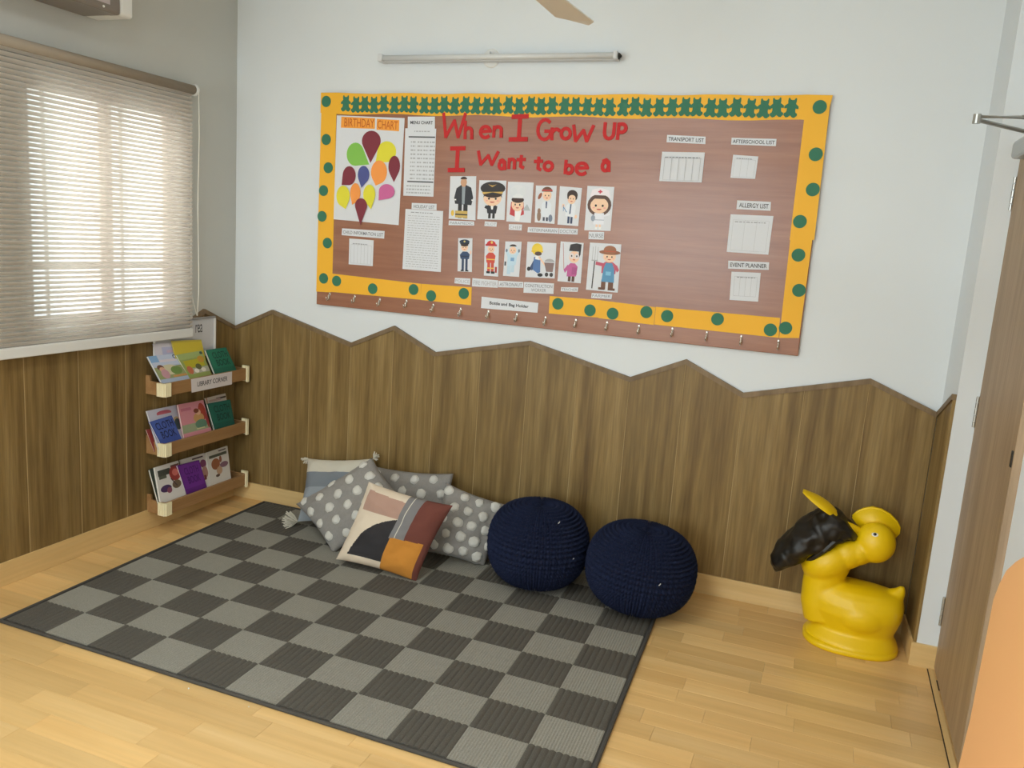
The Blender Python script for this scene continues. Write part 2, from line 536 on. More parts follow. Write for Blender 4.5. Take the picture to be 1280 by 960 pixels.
ZV, ZP = 0.968, 1.088
back_poly = [(0.0, 0.975), (0.258, 1.093), (0.759, 0.966), (1.013, 1.082), (1.253, 0.972), (1.756, 1.084),
             (2.262, 0.968), (2.511, 1.081), (2.776, 0.961), (3.283, 1.088), (XR, 0.975)]
back_seams = [0.0, 0.258, 0.508, 0.759, 1.013, 1.253, 1.505, 1.756, 2.008, 2.262, 2.511, 2.776, 3.03, 3.283, XR - 0.012]
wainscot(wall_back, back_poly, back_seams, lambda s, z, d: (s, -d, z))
left_poly = [(-3.2, 0.975), (-0.50, 0.975), (-0.255, 1.088), (0.0, 0.975)]
left_seams = [-2.63, -2.37, -2.108, -1.846, -1.584, -1.322, -1.055, -0.79, -0.53, -0.262, -0.012]
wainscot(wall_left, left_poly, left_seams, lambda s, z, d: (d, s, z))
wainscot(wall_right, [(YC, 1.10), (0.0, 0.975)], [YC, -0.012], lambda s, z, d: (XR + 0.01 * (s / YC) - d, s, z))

# baseboards
bb = bmesh.new(); box(bb, 0.0, XR, -0.019, -0.0005, 0.0, 0.095, bevel=0.002)
struct('baseboard_back', bb, MAPLE_B)
bb = bmesh.new(); box(bb, 0.0005, 0.019, YF, -0.019, 0.0, 0.102, bevel=0.002)
struct('baseboard_left', bb, MAPLE_BY)
bb = bmesh.new()
prism(bb, [(XR - 0.019, -0.019, 0), (3.556, YC - 0.012, 0), (XD - 0.004, YC - 0.012, 0), (XD - 0.004, YC, 0), (3.575, YC, 0), (XR, -0.019, 0)], (0, 0, 0.095))
struct('baseboard_right', bb, MAPLE_B)

# window behind the blind -------------------------------------------------------
ALU = mat('window_aluminium', rgb(150, 128, 112), 0.5)
win = struct('window_1', boxes((-0.12, -0.05, WX0, WX1, WZ0, WZ0 + 0.035), (-0.12, -0.05, WX0, WX1, WZ1 - 0.035, WZ1),
                               (-0.12, -0.05, WX0, WX0 + 0.04, WZ0 + 0.035, WZ1 - 0.035), (-0.12, -0.05, WX1 - 0.04, WX1, WZ0 + 0.035, WZ1 - 0.035)), ALU)
obj('mullion', boxes((-0.12, -0.045, -0.835, -0.795, WZ0 + 0.035, WZ1 - 0.035)), ALU, win)
obj('glazing_bar', boxes((-0.10, -0.07, WX0 + 0.04, -0.835, 1.305, 1.325)), ALU, win)
obj('glazing_bar', boxes((-0.10, -0.07, -0.795, WX1 - 0.04, 1.305, 1.325)), ALU, win)
for y in (-1.19, -1.112, -0.70): obj('grille_bar', boxes((-0.095, -0.085, y - 0.006, y + 0.006, WZ0 + 0.03, WZ1 - 0.03)), ALU, win)
CLEAR = glass_mat('clear_glass')
FROST = thin_mat('frosted_glass', (0.86, 0.86, 0.84, 1), 0.9)
for (a, b, mm) in ((-1.23, -1.055, CLEAR), (-1.055, -0.835, FROST), (-0.795, -0.675, CLEAR), (-0.675, -0.45, FROST)):
    obj('pane', boxes((-0.084, -0.080, a, b, WZ0 + 0.03, WZ1 - 0.03)), mm, win)
# plain windows that light the room, out of the picture
w2 = struct('window_2', boxes((-0.12, -0.04, -4.75, -2.75, 0.9, 0.95), (-0.12, -0.04, -4.75, -2.75, 2.25, 2.3), (-0.12, -0.04, -4.75, -4.70, 0.95, 2.25), (-0.12, -0.04, -2.80, -2.75, 0.95, 2.25), (-0.12, -0.04, -3.78, -3.72, 0.95, 2.25)), ALU)
for a, b in ((-4.70, -3.78), (-3.72, -2.80)): obj('pane', boxes((-0.084, -0.080, a, b, 0.95, 2.25)), CLEAR, w2)
w3 = struct('window_3', boxes((0.45, 2.45, YF - 0.12, YF - 0.04, 0.9, 0.95), (0.45, 2.45, YF - 0.12, YF - 0.04, 2.35, 2.4), (0.45, 0.50, YF - 0.12, YF - 0.04, 0.95, 2.35), (2.40, 2.45, YF - 0.12, YF - 0.04, 0.95, 2.35), (1.42, 1.48, YF - 0.12, YF - 0.04, 0.95, 2.35)), ALU)
for a, b in ((0.50, 1.42), (1.48, 2.40)): obj('pane', boxes((a, b, YF - 0.084, YF - 0.08, 0.95, 2.35)), CLEAR, w3)

# door in the right wall -------------------------------------------------------
DOORW = wood('door_veneer', rgb(146, 122, 94), rgb(163, 138, 108), rgb(176, 151, 120), 'z', 16, rough=0.5, per_object=0.05, fine=0.12)
SILVER = mat('satin_steel', rgb(178, 178, 174), 0.32, metal=0.9)
DARKMETAL = mat('dark_metal', rgb(60, 58, 54), 0.4, metal=0.8)
door = struct('door_1', boxes((XD - 0.012, XD + 0.03, -0.99, YC - 0.012, 0.012, 2.035), bevel=0.003), DOORW)
obj('lock_plate', boxes((XD - 0.016, XD - 0.010, -0.985, -0.968, 1.00, 1.05), bevel=0.002), DARKMETAL, door)
for z in (1.85, 1.05, 0.25):
    hb = bmesh.new()
    for k in range(5):
        tube(hb, [(XD - 0.016, YC - 0.012, z - 0.06 + k * 0.024), (XD - 0.016, YC - 0.012, z - 0.06 + k * 0.024 + 0.021)], 0.006, 10)
    obj('hinge', hb, SILVER, door, smooth=False)
cb = bmesh.new(); box(cb, XD - 0.06, XD - 0.012, -0.66, -0.40, 1.955, 2.015, bevel=0.012)
cbo = obj('closer_body', cb, SILVER, door)
ab = bmesh.new()
elbow = Vector((3.455, -0.60, 2.055))
tube(ab, [elbow, (3.640, -0.44, 2.040)], 0.007, 8)
tube(ab, [elbow + Vector((0.012, 0.01, 0.010)), (3.600, -0.545, 2.075)], 0.004, 8)
tube(ab, [elbow + Vector((0.012, -0.01, 0.010)), (3.600, -0.565, 2.068)], 0.004, 8)
tube(ab, [(3.592, -0.555, 2.072), (3.660, -0.535, 2.085)], 0.007, 8)
lathe(ab, [(0, -0.012), (0.012, -0.012), (0.012, 0.018), (0, 0.018)], elbow, seg=14)
obj('closer_arm', ab, SILVER, door)
struct('trim_2', boxes((3.6235, 3.628, -1.03, YC - 0.013, 0.0003, 0.0012)), DARK_GAP)
struct('trim_1', boxes((3.628, XD - 0.013, -1.03, YC - 0.013, 0.0005, 0.004)), MAPLE_BY)

# ================================================================== RUG
rug_c = [Vector((0.2860, -1.6800, 0.0000)), Vector((2.600, -1.690, 0)), Vector((2.540, -0.045, 0)), Vector((0.245, -0.040, 0))]
RQ = Quad(*rug_c, facing=(0, 0, 1))
RUG_L = mat('rug_light_weave', rgb(146, 143, 132), 0.95, bump=0.6, bump_scale=420, var=0.22, var_scale=300)
RUG_D = mat('rug_dark_weave', rgb(86, 82, 74), 0.95, bump=0.5, bump_scale=420, var=0.2, var_scale=300)
RUG_E = mat('rug_edge_binding', rgb(70, 67, 62), 0.95, bump=0.4, bump_scale=300)
rug = thing('rug', (1.42, -0.87, 0), 'grey and charcoal checkered woven rug lying on the maple floor', 'rug')
obj('backing', RQ.slab(0.0006, 0.006), RUG_E, rug)
bbm = bmesh.new()
n_b = 40
for (c0, c1) in (((0, 0), (1, 0)), ((1, 0), (1, 1)), ((1, 1), (0, 1)), ((0, 1), (0, 0))):
    pts = [RQ.p(c0[0] + (c1[0] - c0[0]) * k / n_b, c0[1] + (c1[1] - c0[1]) * k / n_b, 0.0072) for k in range(n_b + 1)]
    tube(bbm, pts, 0.0066, 8, flat=(1, 1))
obj('binding', bbm, RUG_E, rug, smooth=True)
NCx, NRy = 11, 9
bu, bv = 0.006, 0.008
def check(quad, ribs, amp, per):
    V = []; Fc = []
    n = ribs * per
    for i in range(n + 1):
        u = i / n
        h = 0.0085 + amp * abs(math.sin(PI * ribs * u)) ** 0.7
        V.append(quad.p(u, 0, h)); V.append(quad.p(u, 1, h))
    for i in range(n): Fc.append((2 * i, 2 * i + 2, 2 * i + 3, 2 * i + 1))
    k = len(V)
    V += [quad.p(0, 0, 0.006), quad.p(1, 0, 0.006), quad.p(1, 1, 0.006), quad.p(0, 1, 0.006)]
    Fc += [(0, 1, k + 3, k), (2 * n, k + 1, k + 2, 2 * n + 1), tuple([k, k + 1] + [2 * i for i in range(n, -1, -1)]), tuple([k + 2, k + 3] + [2 * i + 1 for i in range(n + 1)])]
    return V, Fc
for i in range(NCx):
    for j in range(NRy):
        u0 = bu + (1 - 2 * bu) * i / NCx; u1 = bu + (1 - 2 * bu) * (i + 1) / NCx
        v0 = bv + (1 - 2 * bv) * j / NRy; v1 = bv + (1 - 2 * bv) * (j + 1) / NRy
        q = RQ.sub(u0, v0, u1, v1)
        if (i + j) % 2 == 0: obj('dark_check', check(q, 9, 0.0045, 4), RUG_D, rug)
        else: obj('light_check', check(q, 20, 0.0020, 2), RUG_L, rug)

# ================================================================== BULLETIN BOARD
BROWN = wood('board_laminate', rgb(140, 90, 66), rgb(152, 100, 74), rgb(162, 110, 83), 'x', 24, rough=0.33, per_object=0.02, fine=0.06, spec=0.5, coat=0.35)
YEL = mat('yellow_paper', rgb(246, 184, 44), 0.6, bump=0.15, bump_scale=25)
GRN = mat('green_paper', rgb(52, 118, 92), 0.7)
RED = mat('red_felt', rgb(196, 44, 46), 0.8, bump=0.2, bump_scale=150)
PAPER = mat('white_paper', rgb(221, 224, 230), 0.6)
HOOKM = mat('hook_nickel', rgb(206, 200, 190), 0.25, metal=0.9)
board = thing('bulletin_board', (1.765, 0, 1.155), 'long brown bulletin board with yellow paper border and key hooks on white wall', 'bulletin board')
bp_ = bmesh.new(); box(bp_, 0.545, 2.985, -0.020, -0.0008, 1.155, 2.228, bevel=0.003)
obj('panel', bp_, BROWN, board)
NSTRIP = [0]
def strip(pts):
    bm = bmesh.new()
    NSTRIP[0] += 1
    prism(bm, [(p[0], -0.0202, p[2]) for p in pts], (0, -0.0006 - 0.00015 * NSTRIP[0], 0))
    return bm
obj('border_strip', strip([(0.541, 0, 2.232)] + [(0.541 + 2.451 * k / 24, 0, 2.230 + 0.003 * math.sin(k * 1.7)) for k in range(1, 24)] + [(2.990, 0, 2.231), (2.975, 0, 2.125)] + [(2.975 - 2.36 * k / 24, 0, 2.130 + 0.004 * math.sin(k * 1.3)) for k in range(1, 24)] + [(0.541, 0, 2.133)]), YEL, board)
obj('border_strip', strip([(0.546, 0, 2.136), (0.636, 0, 2.133), (0.640, 0, 1.310), (0.632, 0, 1.225), (0.543, 0, 1.222)]), YEL, board)
obj('border_strip', strip([(0.6370, -0.0210, 1.3240), (1.1600, -0.0210, 1.3140), (1.1630, -0.0210, 1.2340), (0.5570, -0.0210, 1.2270)]), YEL, board)
obj('border_strip', strip([(1.1620, -0.0210, 1.3140), (1.4390, -0.0210, 1.3200), (1.4410, -0.0210, 1.2320), (1.1630, -0.0210, 1.2330)]), YEL, board)
obj('border_strip', strip([(1.8440, -0.0210, 1.3130), (2.0910, -0.0210, 1.3160), (2.0950, -0.0210, 1.2340), (1.8460, -0.0210, 1.2300)]), YEL, board)
obj('border_strip', strip([((2.0900, -0.0210, 1.3150))] + [(2.3510, -0.0210, 1.3070), (2.3510, -0.0210, 1.2260)] + [((2.0900, -0.0210, 1.2320))]), YEL, board)
obj('border_strip', strip([(2.3530, -0.0210, 1.3090), (2.8920, -0.0210, 1.3110), (2.8970, -0.0210, 1.2250), (2.3530, -0.0210, 1.2280)]), YEL, board)
obj('border_strip', strip([(2.9830, -0.0210, 2.2220), (2.9900, -0.0210, 1.6490), (2.8920, -0.0210, 1.6420), (2.8900, -0.0210, 2.1340)]), YEL, board)
obj('border_strip', strip([(2.9820, -0.0210, 1.6770), (2.9800, -0.0210, 1.2330), (2.8990, -0.0210, 1.2250), (2.8940, -0.0210, 1.6710)]), YEL, board)
# green dots
dot_px = [(0.5750, -0.0210, 2.1890), (0.5810, -0.0210, 2.0020), (0.5980, -0.0210, 1.8620), (0.5730, -0.0210, 1.7460), (0.5680, -0.0210, 1.6150), (0.6050, -0.0210, 1.4800), (0.5880, -0.0210, 1.2950), (0.6680, -0.0210, 1.2880), (0.8850, -0.0210, 1.2660), (1.1210, -0.0210, 1.2820), (1.2210, -0.0210, 1.2590), (1.3990, -0.0210, 1.2860), (1.8880, -0.0210, 1.2800), (2.0470, -0.0210, 1.2640), (2.1560, -0.0210, 1.2590), (2.3120, -0.0210, 1.2810), (2.4080, -0.0210, 1.2720), (2.6310, -0.0210, 1.2800), (2.8590, -0.0210, 1.2560), (2.9200, -0.0210, 1.2700), (2.9550, -0.0210, 1.4350), (2.9350, -0.0210, 1.5820), (2.9240, -0.0210, 1.7210), (2.9450, -0.0210, 2.1840), (2.9530, -0.0210, 1.9960), (2.9590, -0.0210, 1.8540)]
def disc(r=0.0275, n=26, t=0.0012):
    bm = bmesh.new()
    prism(bm, [(r * math.cos(2 * PI * k / n), 0, r * math.sin(2 * PI * k / n)) for k in range(n)], (0, -t, 0))
    return bm
d0 = None
for p in dot_px:
    loc = Vector((p[0], -0.0224, p[2]))
    if d0 is None:
        d0 = obj('dot', disc(), GRN, board, shift=False); d0.location = loc - ORIGIN[board.name]
    else: share(d0, board, loc, name='dot')
# chain of green bear cut-outs
half = [(0, 0.10), (0.30, 0.0), (0.62, -0.02), (0.98, 0.10), (0.96, 0.20), (0.72, 0.24), (0.62, 0.34), (0.64, 0.46), (1.02, 0.44), (1.04, 0.56), (0.70, 0.66), (0.56, 0.70), (0.62, 0.82), (0.60, 0.97), (0.42, 1.0), (0.28, 0.90), (0, 0.88)]
full = half + [(-x, y) for x, y in half[-2:0:-1]]
bears_x = []
NB = 40
xa, xb = ((0.6650, -0.0210, 2.1780))[0], ((2.8600, -0.0210, 2.1730))[0]
b0 = None
for k in range(NB):
    x = xa + (xb - xa) * (k + 0.5) / NB + random.uniform(-0.003, 0.003)
    loc = Vector((x, -0.0214 - (k % 2) * 0.0005, 2.140 + random.uniform(-0.003, 0.003)))
    if b0 is None:
        w = (xb - xa) / NB / 2
        bm = bmesh.new(); prism(bm, [(a * w, 0, b * 0.078) for a, b in full], (0, -0.0012, 0))
        b0 = obj('bear_cutout', bm, GRN, board, shift=False); b0.location = loc - ORIGIN[board.name]
    else: share(b0, board, loc, rot=(0, random.uniform(-0.08, 0.08), 0), name='bear_cutout')
# hooks
hook_px = [(0.6260, -0.0210, 1.2270), (0.7790, -0.0210, 1.2270), (0.9280, -0.0210, 1.2240), (1.0820, -0.0210, 1.2300), (1.2340, -0.0210, 1.2230), (1.3860, -0.0210, 1.2170), (1.5350, -0.0210, 1.2190), (1.6840, -0.0210, 1.2180), (1.8310, -0.0210, 1.2170), (1.9820, -0.0210, 1.2200), (2.1330, -0.0210, 1.2230), (2.2840, -0.0210, 1.2220), (2.4380, -0.0210, 1.2250), (2.5910, -0.0210, 1.2240), (2.7410, -0.0210, 1.2220), (2.8980, -0.0210, 1.2190)]
h0 = None
for p in hook_px:
    loc = Vector((p[0], -0.0200, p[2] - 0.012))
    if h0 is None:
        hb = bmesh.new()
        pts = [(0, 0.0, 0.006), (0, -0.014, 0.006)] + [(0, -0.014 - 0.012 * math.sin(t), -0.012 + 0.018 * math.cos(t)) for t in [PI * k / 8 for k in range(1, 9)]]
        pts = [(0, 0.0, 0.0), (0, -0.008, 0.0), (0, -0.012, -0.006), (0, -0.012, -0.022), (0, -0.017, -0.031), (0, -0.025, -0.031), (0, -0.030, -0.022), (0, -0.031, -0.012)]
        tube(hb, pts, [0.003] * 7 + [0.0038], 8)
        lathe(hb, [(0, -0.003), (0.008, -0.003), (0.006, 0.001), (0, 0.001)], (0, 0.0, 0), (0, -1, 0), 12)
        box(hb, -0.004, 0.004, -0.0035, -0.001, -0.028, 0.010, bevel=0.001)
        h0 = obj('hook', hb, HOOKM, board, smooth=True, shift=False); h0.location = loc - ORIGIN[board.name]
    else: share(h0, board, loc, name='hook')

# headline of red cut-out letters
def stroke_geo(bm, pts, w, y0, t):
    kk = 0
    """thick polyline on the board; pts (x,z)"""
    for (a, b) in zip(pts[:-1], pts[1:]):
        a = Vector(a); b = Vector(b); d = b - a
        if d.length < 1e-6: continue
        d.normalize(); n = Vector((-d.y, d.x)) * w / 2; e = d * w * 0.28
        kk += 1
        prism(bm, [(q.x, y0, q.y) for q in (a - e + n, a - e - n, b + e - n, b + e + n)], (0, -t - 0.00008 * kk, 0))
def arc(cx, cy, rx, ry, a0, a1, n=10):
    return [(cx + rx * math.cos(math.radians(a0 + (a1 - a0) * k / n)), cy + ry * math.sin(math.radians(a0 + (a1 - a0) * k / n))) for k in range(n + 1)]
GLY = {
 'W': [[(0, 1), (0.15, 0.05), (0.52, 0.72), (0.72, 0.05), (1, 1)]],
 'h': [[(0.05, 1), (0.1, 0)], [(0.1, 0.5)] + arc(0.5, 0.4, 0.38, 0.22, 150, 0) + [(0.92, 0)]],
 'e': [[(0.1, 0.55), (0.92, 0.62)] + arc(0.5, 0.52, 0.42, 0.45, 10, 315, 14)],
 'n': [[(0.1, 0.95), (0.1, 0)], [(0.1, 0.6)] + arc(0.5, 0.62, 0.38, 0.3, 160, 0) + [(0.9, 0)]],
 'I': [[(0.5, 1), (0.5, 0)], [(0.08, 0.97), (0.92, 1.0)], [(0.0, 0.0), (0.95, 0.03)]],
 'G': [arc(0.55, 0.5, 0.5, 0.5, 50, 330, 14) + [(0.98, 0.42), (0.6, 0.42)]],
 'r': [[(0.15, 1), (0.2, 0)], [(0.2, 0.62)] + arc(0.62, 0.6, 0.36, 0.32, 150, 40, 6)],
 'o': [arc(0.5, 0.5, 0.45, 0.45, 0, 360, 16)],
 'U': [[(0.1, 1), (0.08, 0.4)] + arc(0.5, 0.38, 0.4, 0.36, 180, 360, 8) + [(0.92, 1)]],
 'P': [[(0.15, 0.98), (0.12, 0)], [(0.15, 0.98)] + arc(0.5, 0.72, 0.42, 0.27, 90, -90, 8) + [(0.15, 0.45)]],
 'a': [arc(0.45, 0.42, 0.38, 0.4, 0, 360, 14), [(0.15, 0.88), (0.5, 1.0), (0.85, 0.8), (0.92, 0.0)]],
 't': [[(0.5, 1), (0.48, 0.15), (0.8, 0.05)], [(0.05, 0.68), (0.95, 0.72)]],
 'b': [[(0.1, 1), (0.1, 0)], arc(0.5, 0.32, 0.4, 0.32, 0, 360, 14)],
}
heads = [('W', [(1.2390, -0.0210, 2.1380), (1.3540, -0.0210, 2.0240)]), ('h', [(1.3540, -0.0210, 2.1020), (1.3980, -0.0210, 2.0250)]), ('e', [(1.4330, -0.0210, 2.0830), (1.4930, -0.0210, 2.0270)]), ('n', [(1.5020, -0.0210, 2.0850), (1.5500, -0.0210, 2.0360)]),
         ('I', [(1.5910, -0.0210, 2.1310), (1.6780, -0.0210, 2.0250)]), ('G', [(1.7230, -0.0210, 2.1170), (1.7900, -0.0210, 2.0290)]), ('r', [(1.7880, -0.0210, 2.0790), (1.8360, -0.0210, 2.0300)]), ('o', [(1.8390, -0.0210, 2.0820), (1.8870, -0.0210, 2.0320)]), ('W', [(1.8980, -0.0210, 2.0930), (1.9910, -0.0210, 2.0230)]),
         ('U', [(2.0400, -0.0210, 2.1060), (2.0930, -0.0210, 2.0380)]), ('P', [(2.1020, -0.0210, 2.1040), (2.1450, -0.0210, 2.0390)]),
         ('I', [(1.2830, -0.0210, 1.9790), (1.3650, -0.0210, 1.8740)]), ('W', [(1.4330, -0.0210, 1.9660), (1.5340, -0.0210, 1.9040)]), ('a', [(1.5410, -0.0210, 1.9300), (1.5770, -0.0210, 1.8890)]), ('n', [(1.5900, -0.0210, 1.9390), (1.6260, -0.0210, 1.8940)]), ('t', [(1.6330, -0.0210, 1.9520), (1.6740, -0.0210, 1.8960)]),
         ('t', [(1.7210, -0.0210, 1.9470), (1.7600, -0.0210, 1.8900)]), ('o', [(1.7680, -0.0210, 1.9300), (1.8120, -0.0210, 1.8890)]), ('b', [(1.8700, -0.0210, 1.9370), (1.9120, -0.0210, 1.8810)]), ('e', [(1.9210, -0.0210, 1.9300), (1.9840, -0.0210, 1.8750)]), ('a', [(2.0450, -0.0210, 1.9460), (2.0830, -0.0210, 1.8980)])]
for ch, (p, q) in heads:
    x0, x1, z0, z1 = p[0], q[0], q[2], p[2]
    bm = bmesh.new()
    w = 0.0155 if ch != 'I' else 0.020
    for k, st in enumerate(GLY[ch]):
        stroke_geo(bm, [(x0 + (x1 - x0) * a, z0 + (z1 - z0) * b) for a, b in st], w, -0.0204 - 0.00004 * k, 0.0020 + 0.0016 * k)
    if False: pass
    obj('letter', bm, RED, board)

def paper(name, pts, label, cat='paper', group=None, m=None, curl=0.0, h0=0.0):
    """pts TL,TR,BR,BL on the board; returns root (Empty), quad"""
    q = Quad(pts[3], pts[2], pts[1], pts[0])
    c = (q.c[0] + q.c[1]) / 2
    t = thing(name, c, label, cat, group)
    obj('sheet', q.slab(0.0003 + h0, 0.0009 + h0, curl), m or PAPER, t)
    qq = Quad(*[v + q.n * (0.0009 + h0) for v in q.c]); qq.n = q.n
    return t, qq

def strip_label(pts, text, rect=(0.05, 0.2, 0.95, 0.8), label=None, color=None, bold=0.0, group=None, h0=0.0):
    t, q = paper('title_strip', pts, label or ('white paper strip reading ' + text.replace('\n', ' ')), 'sign', group, h0=h0)
    lettering('printed_title', q, text, rect, t, m=color, bold=bold, h=0.0003)
    return t
GREYINK = mat('grey_ink', rgb(120, 122, 128), 0.7)
FAINT = mat('faint_ink', rgb(172, 170, 172), 0.7)
DK = (78, 80, 86); LG = (176, 178, 182); MG = (140, 142, 148)

# birthday chart
t, q = paper('birthday_chart', [(0.6400, -0.0210, 2.1220), (1.0280, -0.0210, 2.1140), (1.0200, -0.0210, 1.5960), (0.6380, -0.0210, 1.6040)], 'white birthday chart sheet with coloured paper balloons at board left', 'chart')
def on(pts): return [(p[0], 0, p[2]) for p in pts]
def cut(name, pts, m, h, parent=t):
    bm = bmesh.new(); prism(bm, [(p[0], -0.0216 - h, p[2]) for p in pts], (0, -0.0006, 0))
    return obj(name, bm, m, parent)
OR_ = mat('orange_card', rgb(246, 164, 60), 0.6); MAR = mat('maroon_paper', rgb(128, 48, 62), 0.7)
BAL = {'m': MAR, 'g': mat('lime_paper', rgb(134, 196, 84), 0.7), 'y': mat('lemon_paper', rgb(230, 222, 60), 0.7), 'o': mat('peach_paper', rgb(252, 158, 76), 0.7),
       'b': mat('blue_paper', rgb(80, 88, 150), 0.7), 'p': mat('pink_paper', rgb(206, 104, 158), 0.7)}
hc = [(0.6670, -0.0210, 2.1160), (0.8620, -0.0210, 2.1110), (0.8630, -0.0210, 2.0600), (0.6660, -0.0210, 2.0620)]; cut('heading_card', hc, OR_, 0.0004)
hq = Quad(*[(p[0], -0.0226, p[2]) for p in (hc[3], hc[2], hc[1], hc[0])])
lettering('heading_lettering', hq, 'BIRTHDAY', (0.10, 0.12, 0.98, 0.88), t, m=mat('orange_ink', rgb(196, 92, 30), 0.7), h=0.0003)
hc = [(0.8730, -0.0210, 2.1080), (0.9990, -0.0210, 2.1040), (1.0000, -0.0210, 2.0510), (0.8730, -0.0210, 2.0560)]; cut('heading_card', hc, OR_, 0.0004)
hq = Quad(*[(p[0], -0.0226, p[2]) for p in (hc[3], hc[2], hc[1], hc[0])])
lettering('heading_lettering', hq, 'CHART', (0.04, 0.12, 0.94, 0.88), t, m=MATS['orange_ink'], h=0.0003)
def hull(pts):
    pts = sorted(set(pts))
    def half_(ps):
        h = []
        for p in ps:
            while len(h) >= 2 and (h[-1][0] - h[-2][0]) * (p[1] - h[-2][1]) - (h[-1][1] - h[-2][1]) * (p[0] - h[-2][0]) <= 0: h.pop()
            h.append(p)
        return h
    a = half_(pts); b = half_(pts[::-1])
    return a[:-1] + b[:-1]
bal = [('g', [(0.7560, -0.0210, 1.9340), (0.8380, -0.0210, 1.8860)], 82, 92), ('y', [(0.9360, -0.0210, 1.9510), (0.8750, -0.0210, 1.9000)], 86, 82), ('m', [(0.8460, -0.0210, 2.0010), (0.8460, -0.0210, 1.8940)], 87, 80), ('m', [(0.9820, -0.0210, 1.8820), (0.9840, -0.0210, 1.8050)], 53, 82), ('o', [(0.8970, -0.0210, 1.8510), (0.8810, -0.0210, 1.7840)], 74, 92),
       ('m', [(0.7250, -0.0210, 1.8270), (0.6820, -0.0210, 1.7790)], 62, 76), ('b', [(0.8090, -0.0210, 1.8350), (0.8000, -0.0210, 1.7700)], 54, 70), ('y', [(0.6930, -0.0210, 1.7240), (0.7100, -0.0210, 1.6590)], 64, 84), ('o', [(0.7650, -0.0210, 1.7430), (0.7490, -0.0210, 1.6830)], 48, 78), ('y', [(0.8470, -0.0210, 1.7390), (0.8600, -0.0210, 1.6660)], 56, 78),
       ('p', [(0.9470, -0.0210, 1.7580), (0.9030, -0.0210, 1.7120)], 72, 58), ('m', [(0.8020, -0.0210, 1.6820), (0.8020, -0.0210, 1.5840)], 57, 58)]
PXM = 0.00062
for k, (c, (cc, tip), rx, ry) in enumerate(bal):
    e = [(cc[0] + rx * PXM * math.cos(a), cc[2] + ry * PXM * math.sin(a)) for a in [2 * PI * i / 24 for i in range(24)]]
    pts = hull(e + [(tip[0], tip[2])])
    cut('balloon', [(x, 0, z) for x, z in pts], BAL[c], 0.0004 + 0.0005 * k)
    for s in range(2):   # month scribble
        pass

# notices
def table(quad, t, cols, rows, head=True, c=LG, u0=0.08, u1=0.92, v0=0.06, v1=0.86, w=0.008):
    sh = []
    for i in range(cols + 1):
        u = u0 + (u1 - u0) * i / cols; sh.append((rc(u - w / 2, v0, u + w / 2, v1), c))
    for j in range(rows + 1):
        v = v0 + (v1 - v0) * j / rows; sh.append((rc(u0, v - w / 2, u1, v + w / 2), c))
    return sh
def scribble(u0, u1, v, n, c, hgt=0.02):
    out = []; u = u0
    while u < u1:
        l = random.uniform(0.03, 0.10); out.append((rc(u, v, min(u1, u + l), v + hgt), c)); u += l + 0.025
    return out
t, q = paper('menu_chart', [(1.0340, -0.0210, 2.0660), (1.2030, -0.0210, 2.0670), (1.2060, -0.0210, 1.7440), (1.0390, -0.0210, 1.7420)], 'tall white menu sheet with small print hanging beside birthday chart')
sh = [(rc(0.12, 0.865, 0.98, 0.885), DK), (rc(0.12, 0.205, 0.98, 0.225), DK)]
for v in [0.25 + 0.06 * k for k in range(10)]: 
    for u in (0.2, 0.42, 0.62, 0.82): sh += scribble(u, u + 0.16, v, 2, LG, 0.022); 
for v in (0.04, 0.09, 0.14): sh += scribble(0.1, 0.9, v, 6, LG, 0.02)
sh += scribble(0.3, 0.8, 0.95, 3, LG, 0.015)
printed('print', q, sh, t, step=0)
strip_label([(1.0460, -0.0210, 2.1210), (1.1930, -0.0210, 2.1230), (1.1960, -0.0210, 2.0660), (1.0480, -0.0210, 2.0660)], 'MENU CHART', (0.10, 0.36, 0.93, 0.64), 'small white MENU CHART title strip above the menu sheet', bold=0.02, h0=0.0008)
t, q = paper('holiday_list', [(1.0550, -0.0210, 1.6780), (1.2630, -0.0210, 1.6780), (1.2670, -0.0210, 1.3810), (1.0520, -0.0210, 1.3800)], 'white typed holiday sheet with many lines on brown board')
sh = []
for k in range(22): sh += scribble(0.08, 0.92, 0.05 + 0.04 * k, 5, LG, 0.009)
sh += scribble(0.15, 0.75, 0.945, 4, MG, 0.012)
printed('print', q, sh, t, step=0)
strip_label([(1.0890, -0.0210, 1.7090), (1.2260, -0.0210, 1.7110), (1.2270, -0.0210, 1.6800), (1.0890, -0.0210, 1.6790)], 'HOLIDAY LIST', (0.08, 0.18, 0.92, 0.72), 'small white HOLIDAY LIST title strip above the typed sheet', color=GREYINK, bold=0.01, h0=0.0008)
strip_label([(0.6910, -0.0210, 1.5610), (0.9410, -0.0210, 1.5620), (0.9400, -0.0210, 1.5240), (0.6890, -0.0210, 1.5260)], 'CHILD INFORMATION LIST', (0.03, 0.25, 0.97, 0.72), 'white CHILD INFORMATION LIST strip below the birthday chart', color=GREYINK, bold=0.01)
t, q = paper('child_information_table', [(0.7360, -0.0210, 1.5120), (0.8800, -0.0210, 1.5120), (0.8800, -0.0210, 1.3810), (0.7370, -0.0210, 1.3800)], 'small white table sheet under the child information strip')
printed('print', q, table(q, t, 6, 1, v1=0.78) + scribble(0.15, 0.75, 0.80, 3, MG, 0.03), t, step=0)
strip_label([(1.4950, -0.0210, 1.2790), (1.7900, -0.0210, 1.2750), (1.7890, -0.0210, 1.2280), (1.4950, -0.0210, 1.2230)], 'Bottle and Bag Holder', (0.15, 0.30, 0.84, 0.68), 'white Bottle and Bag Holder strip at bottom edge of board', bold=0.025)
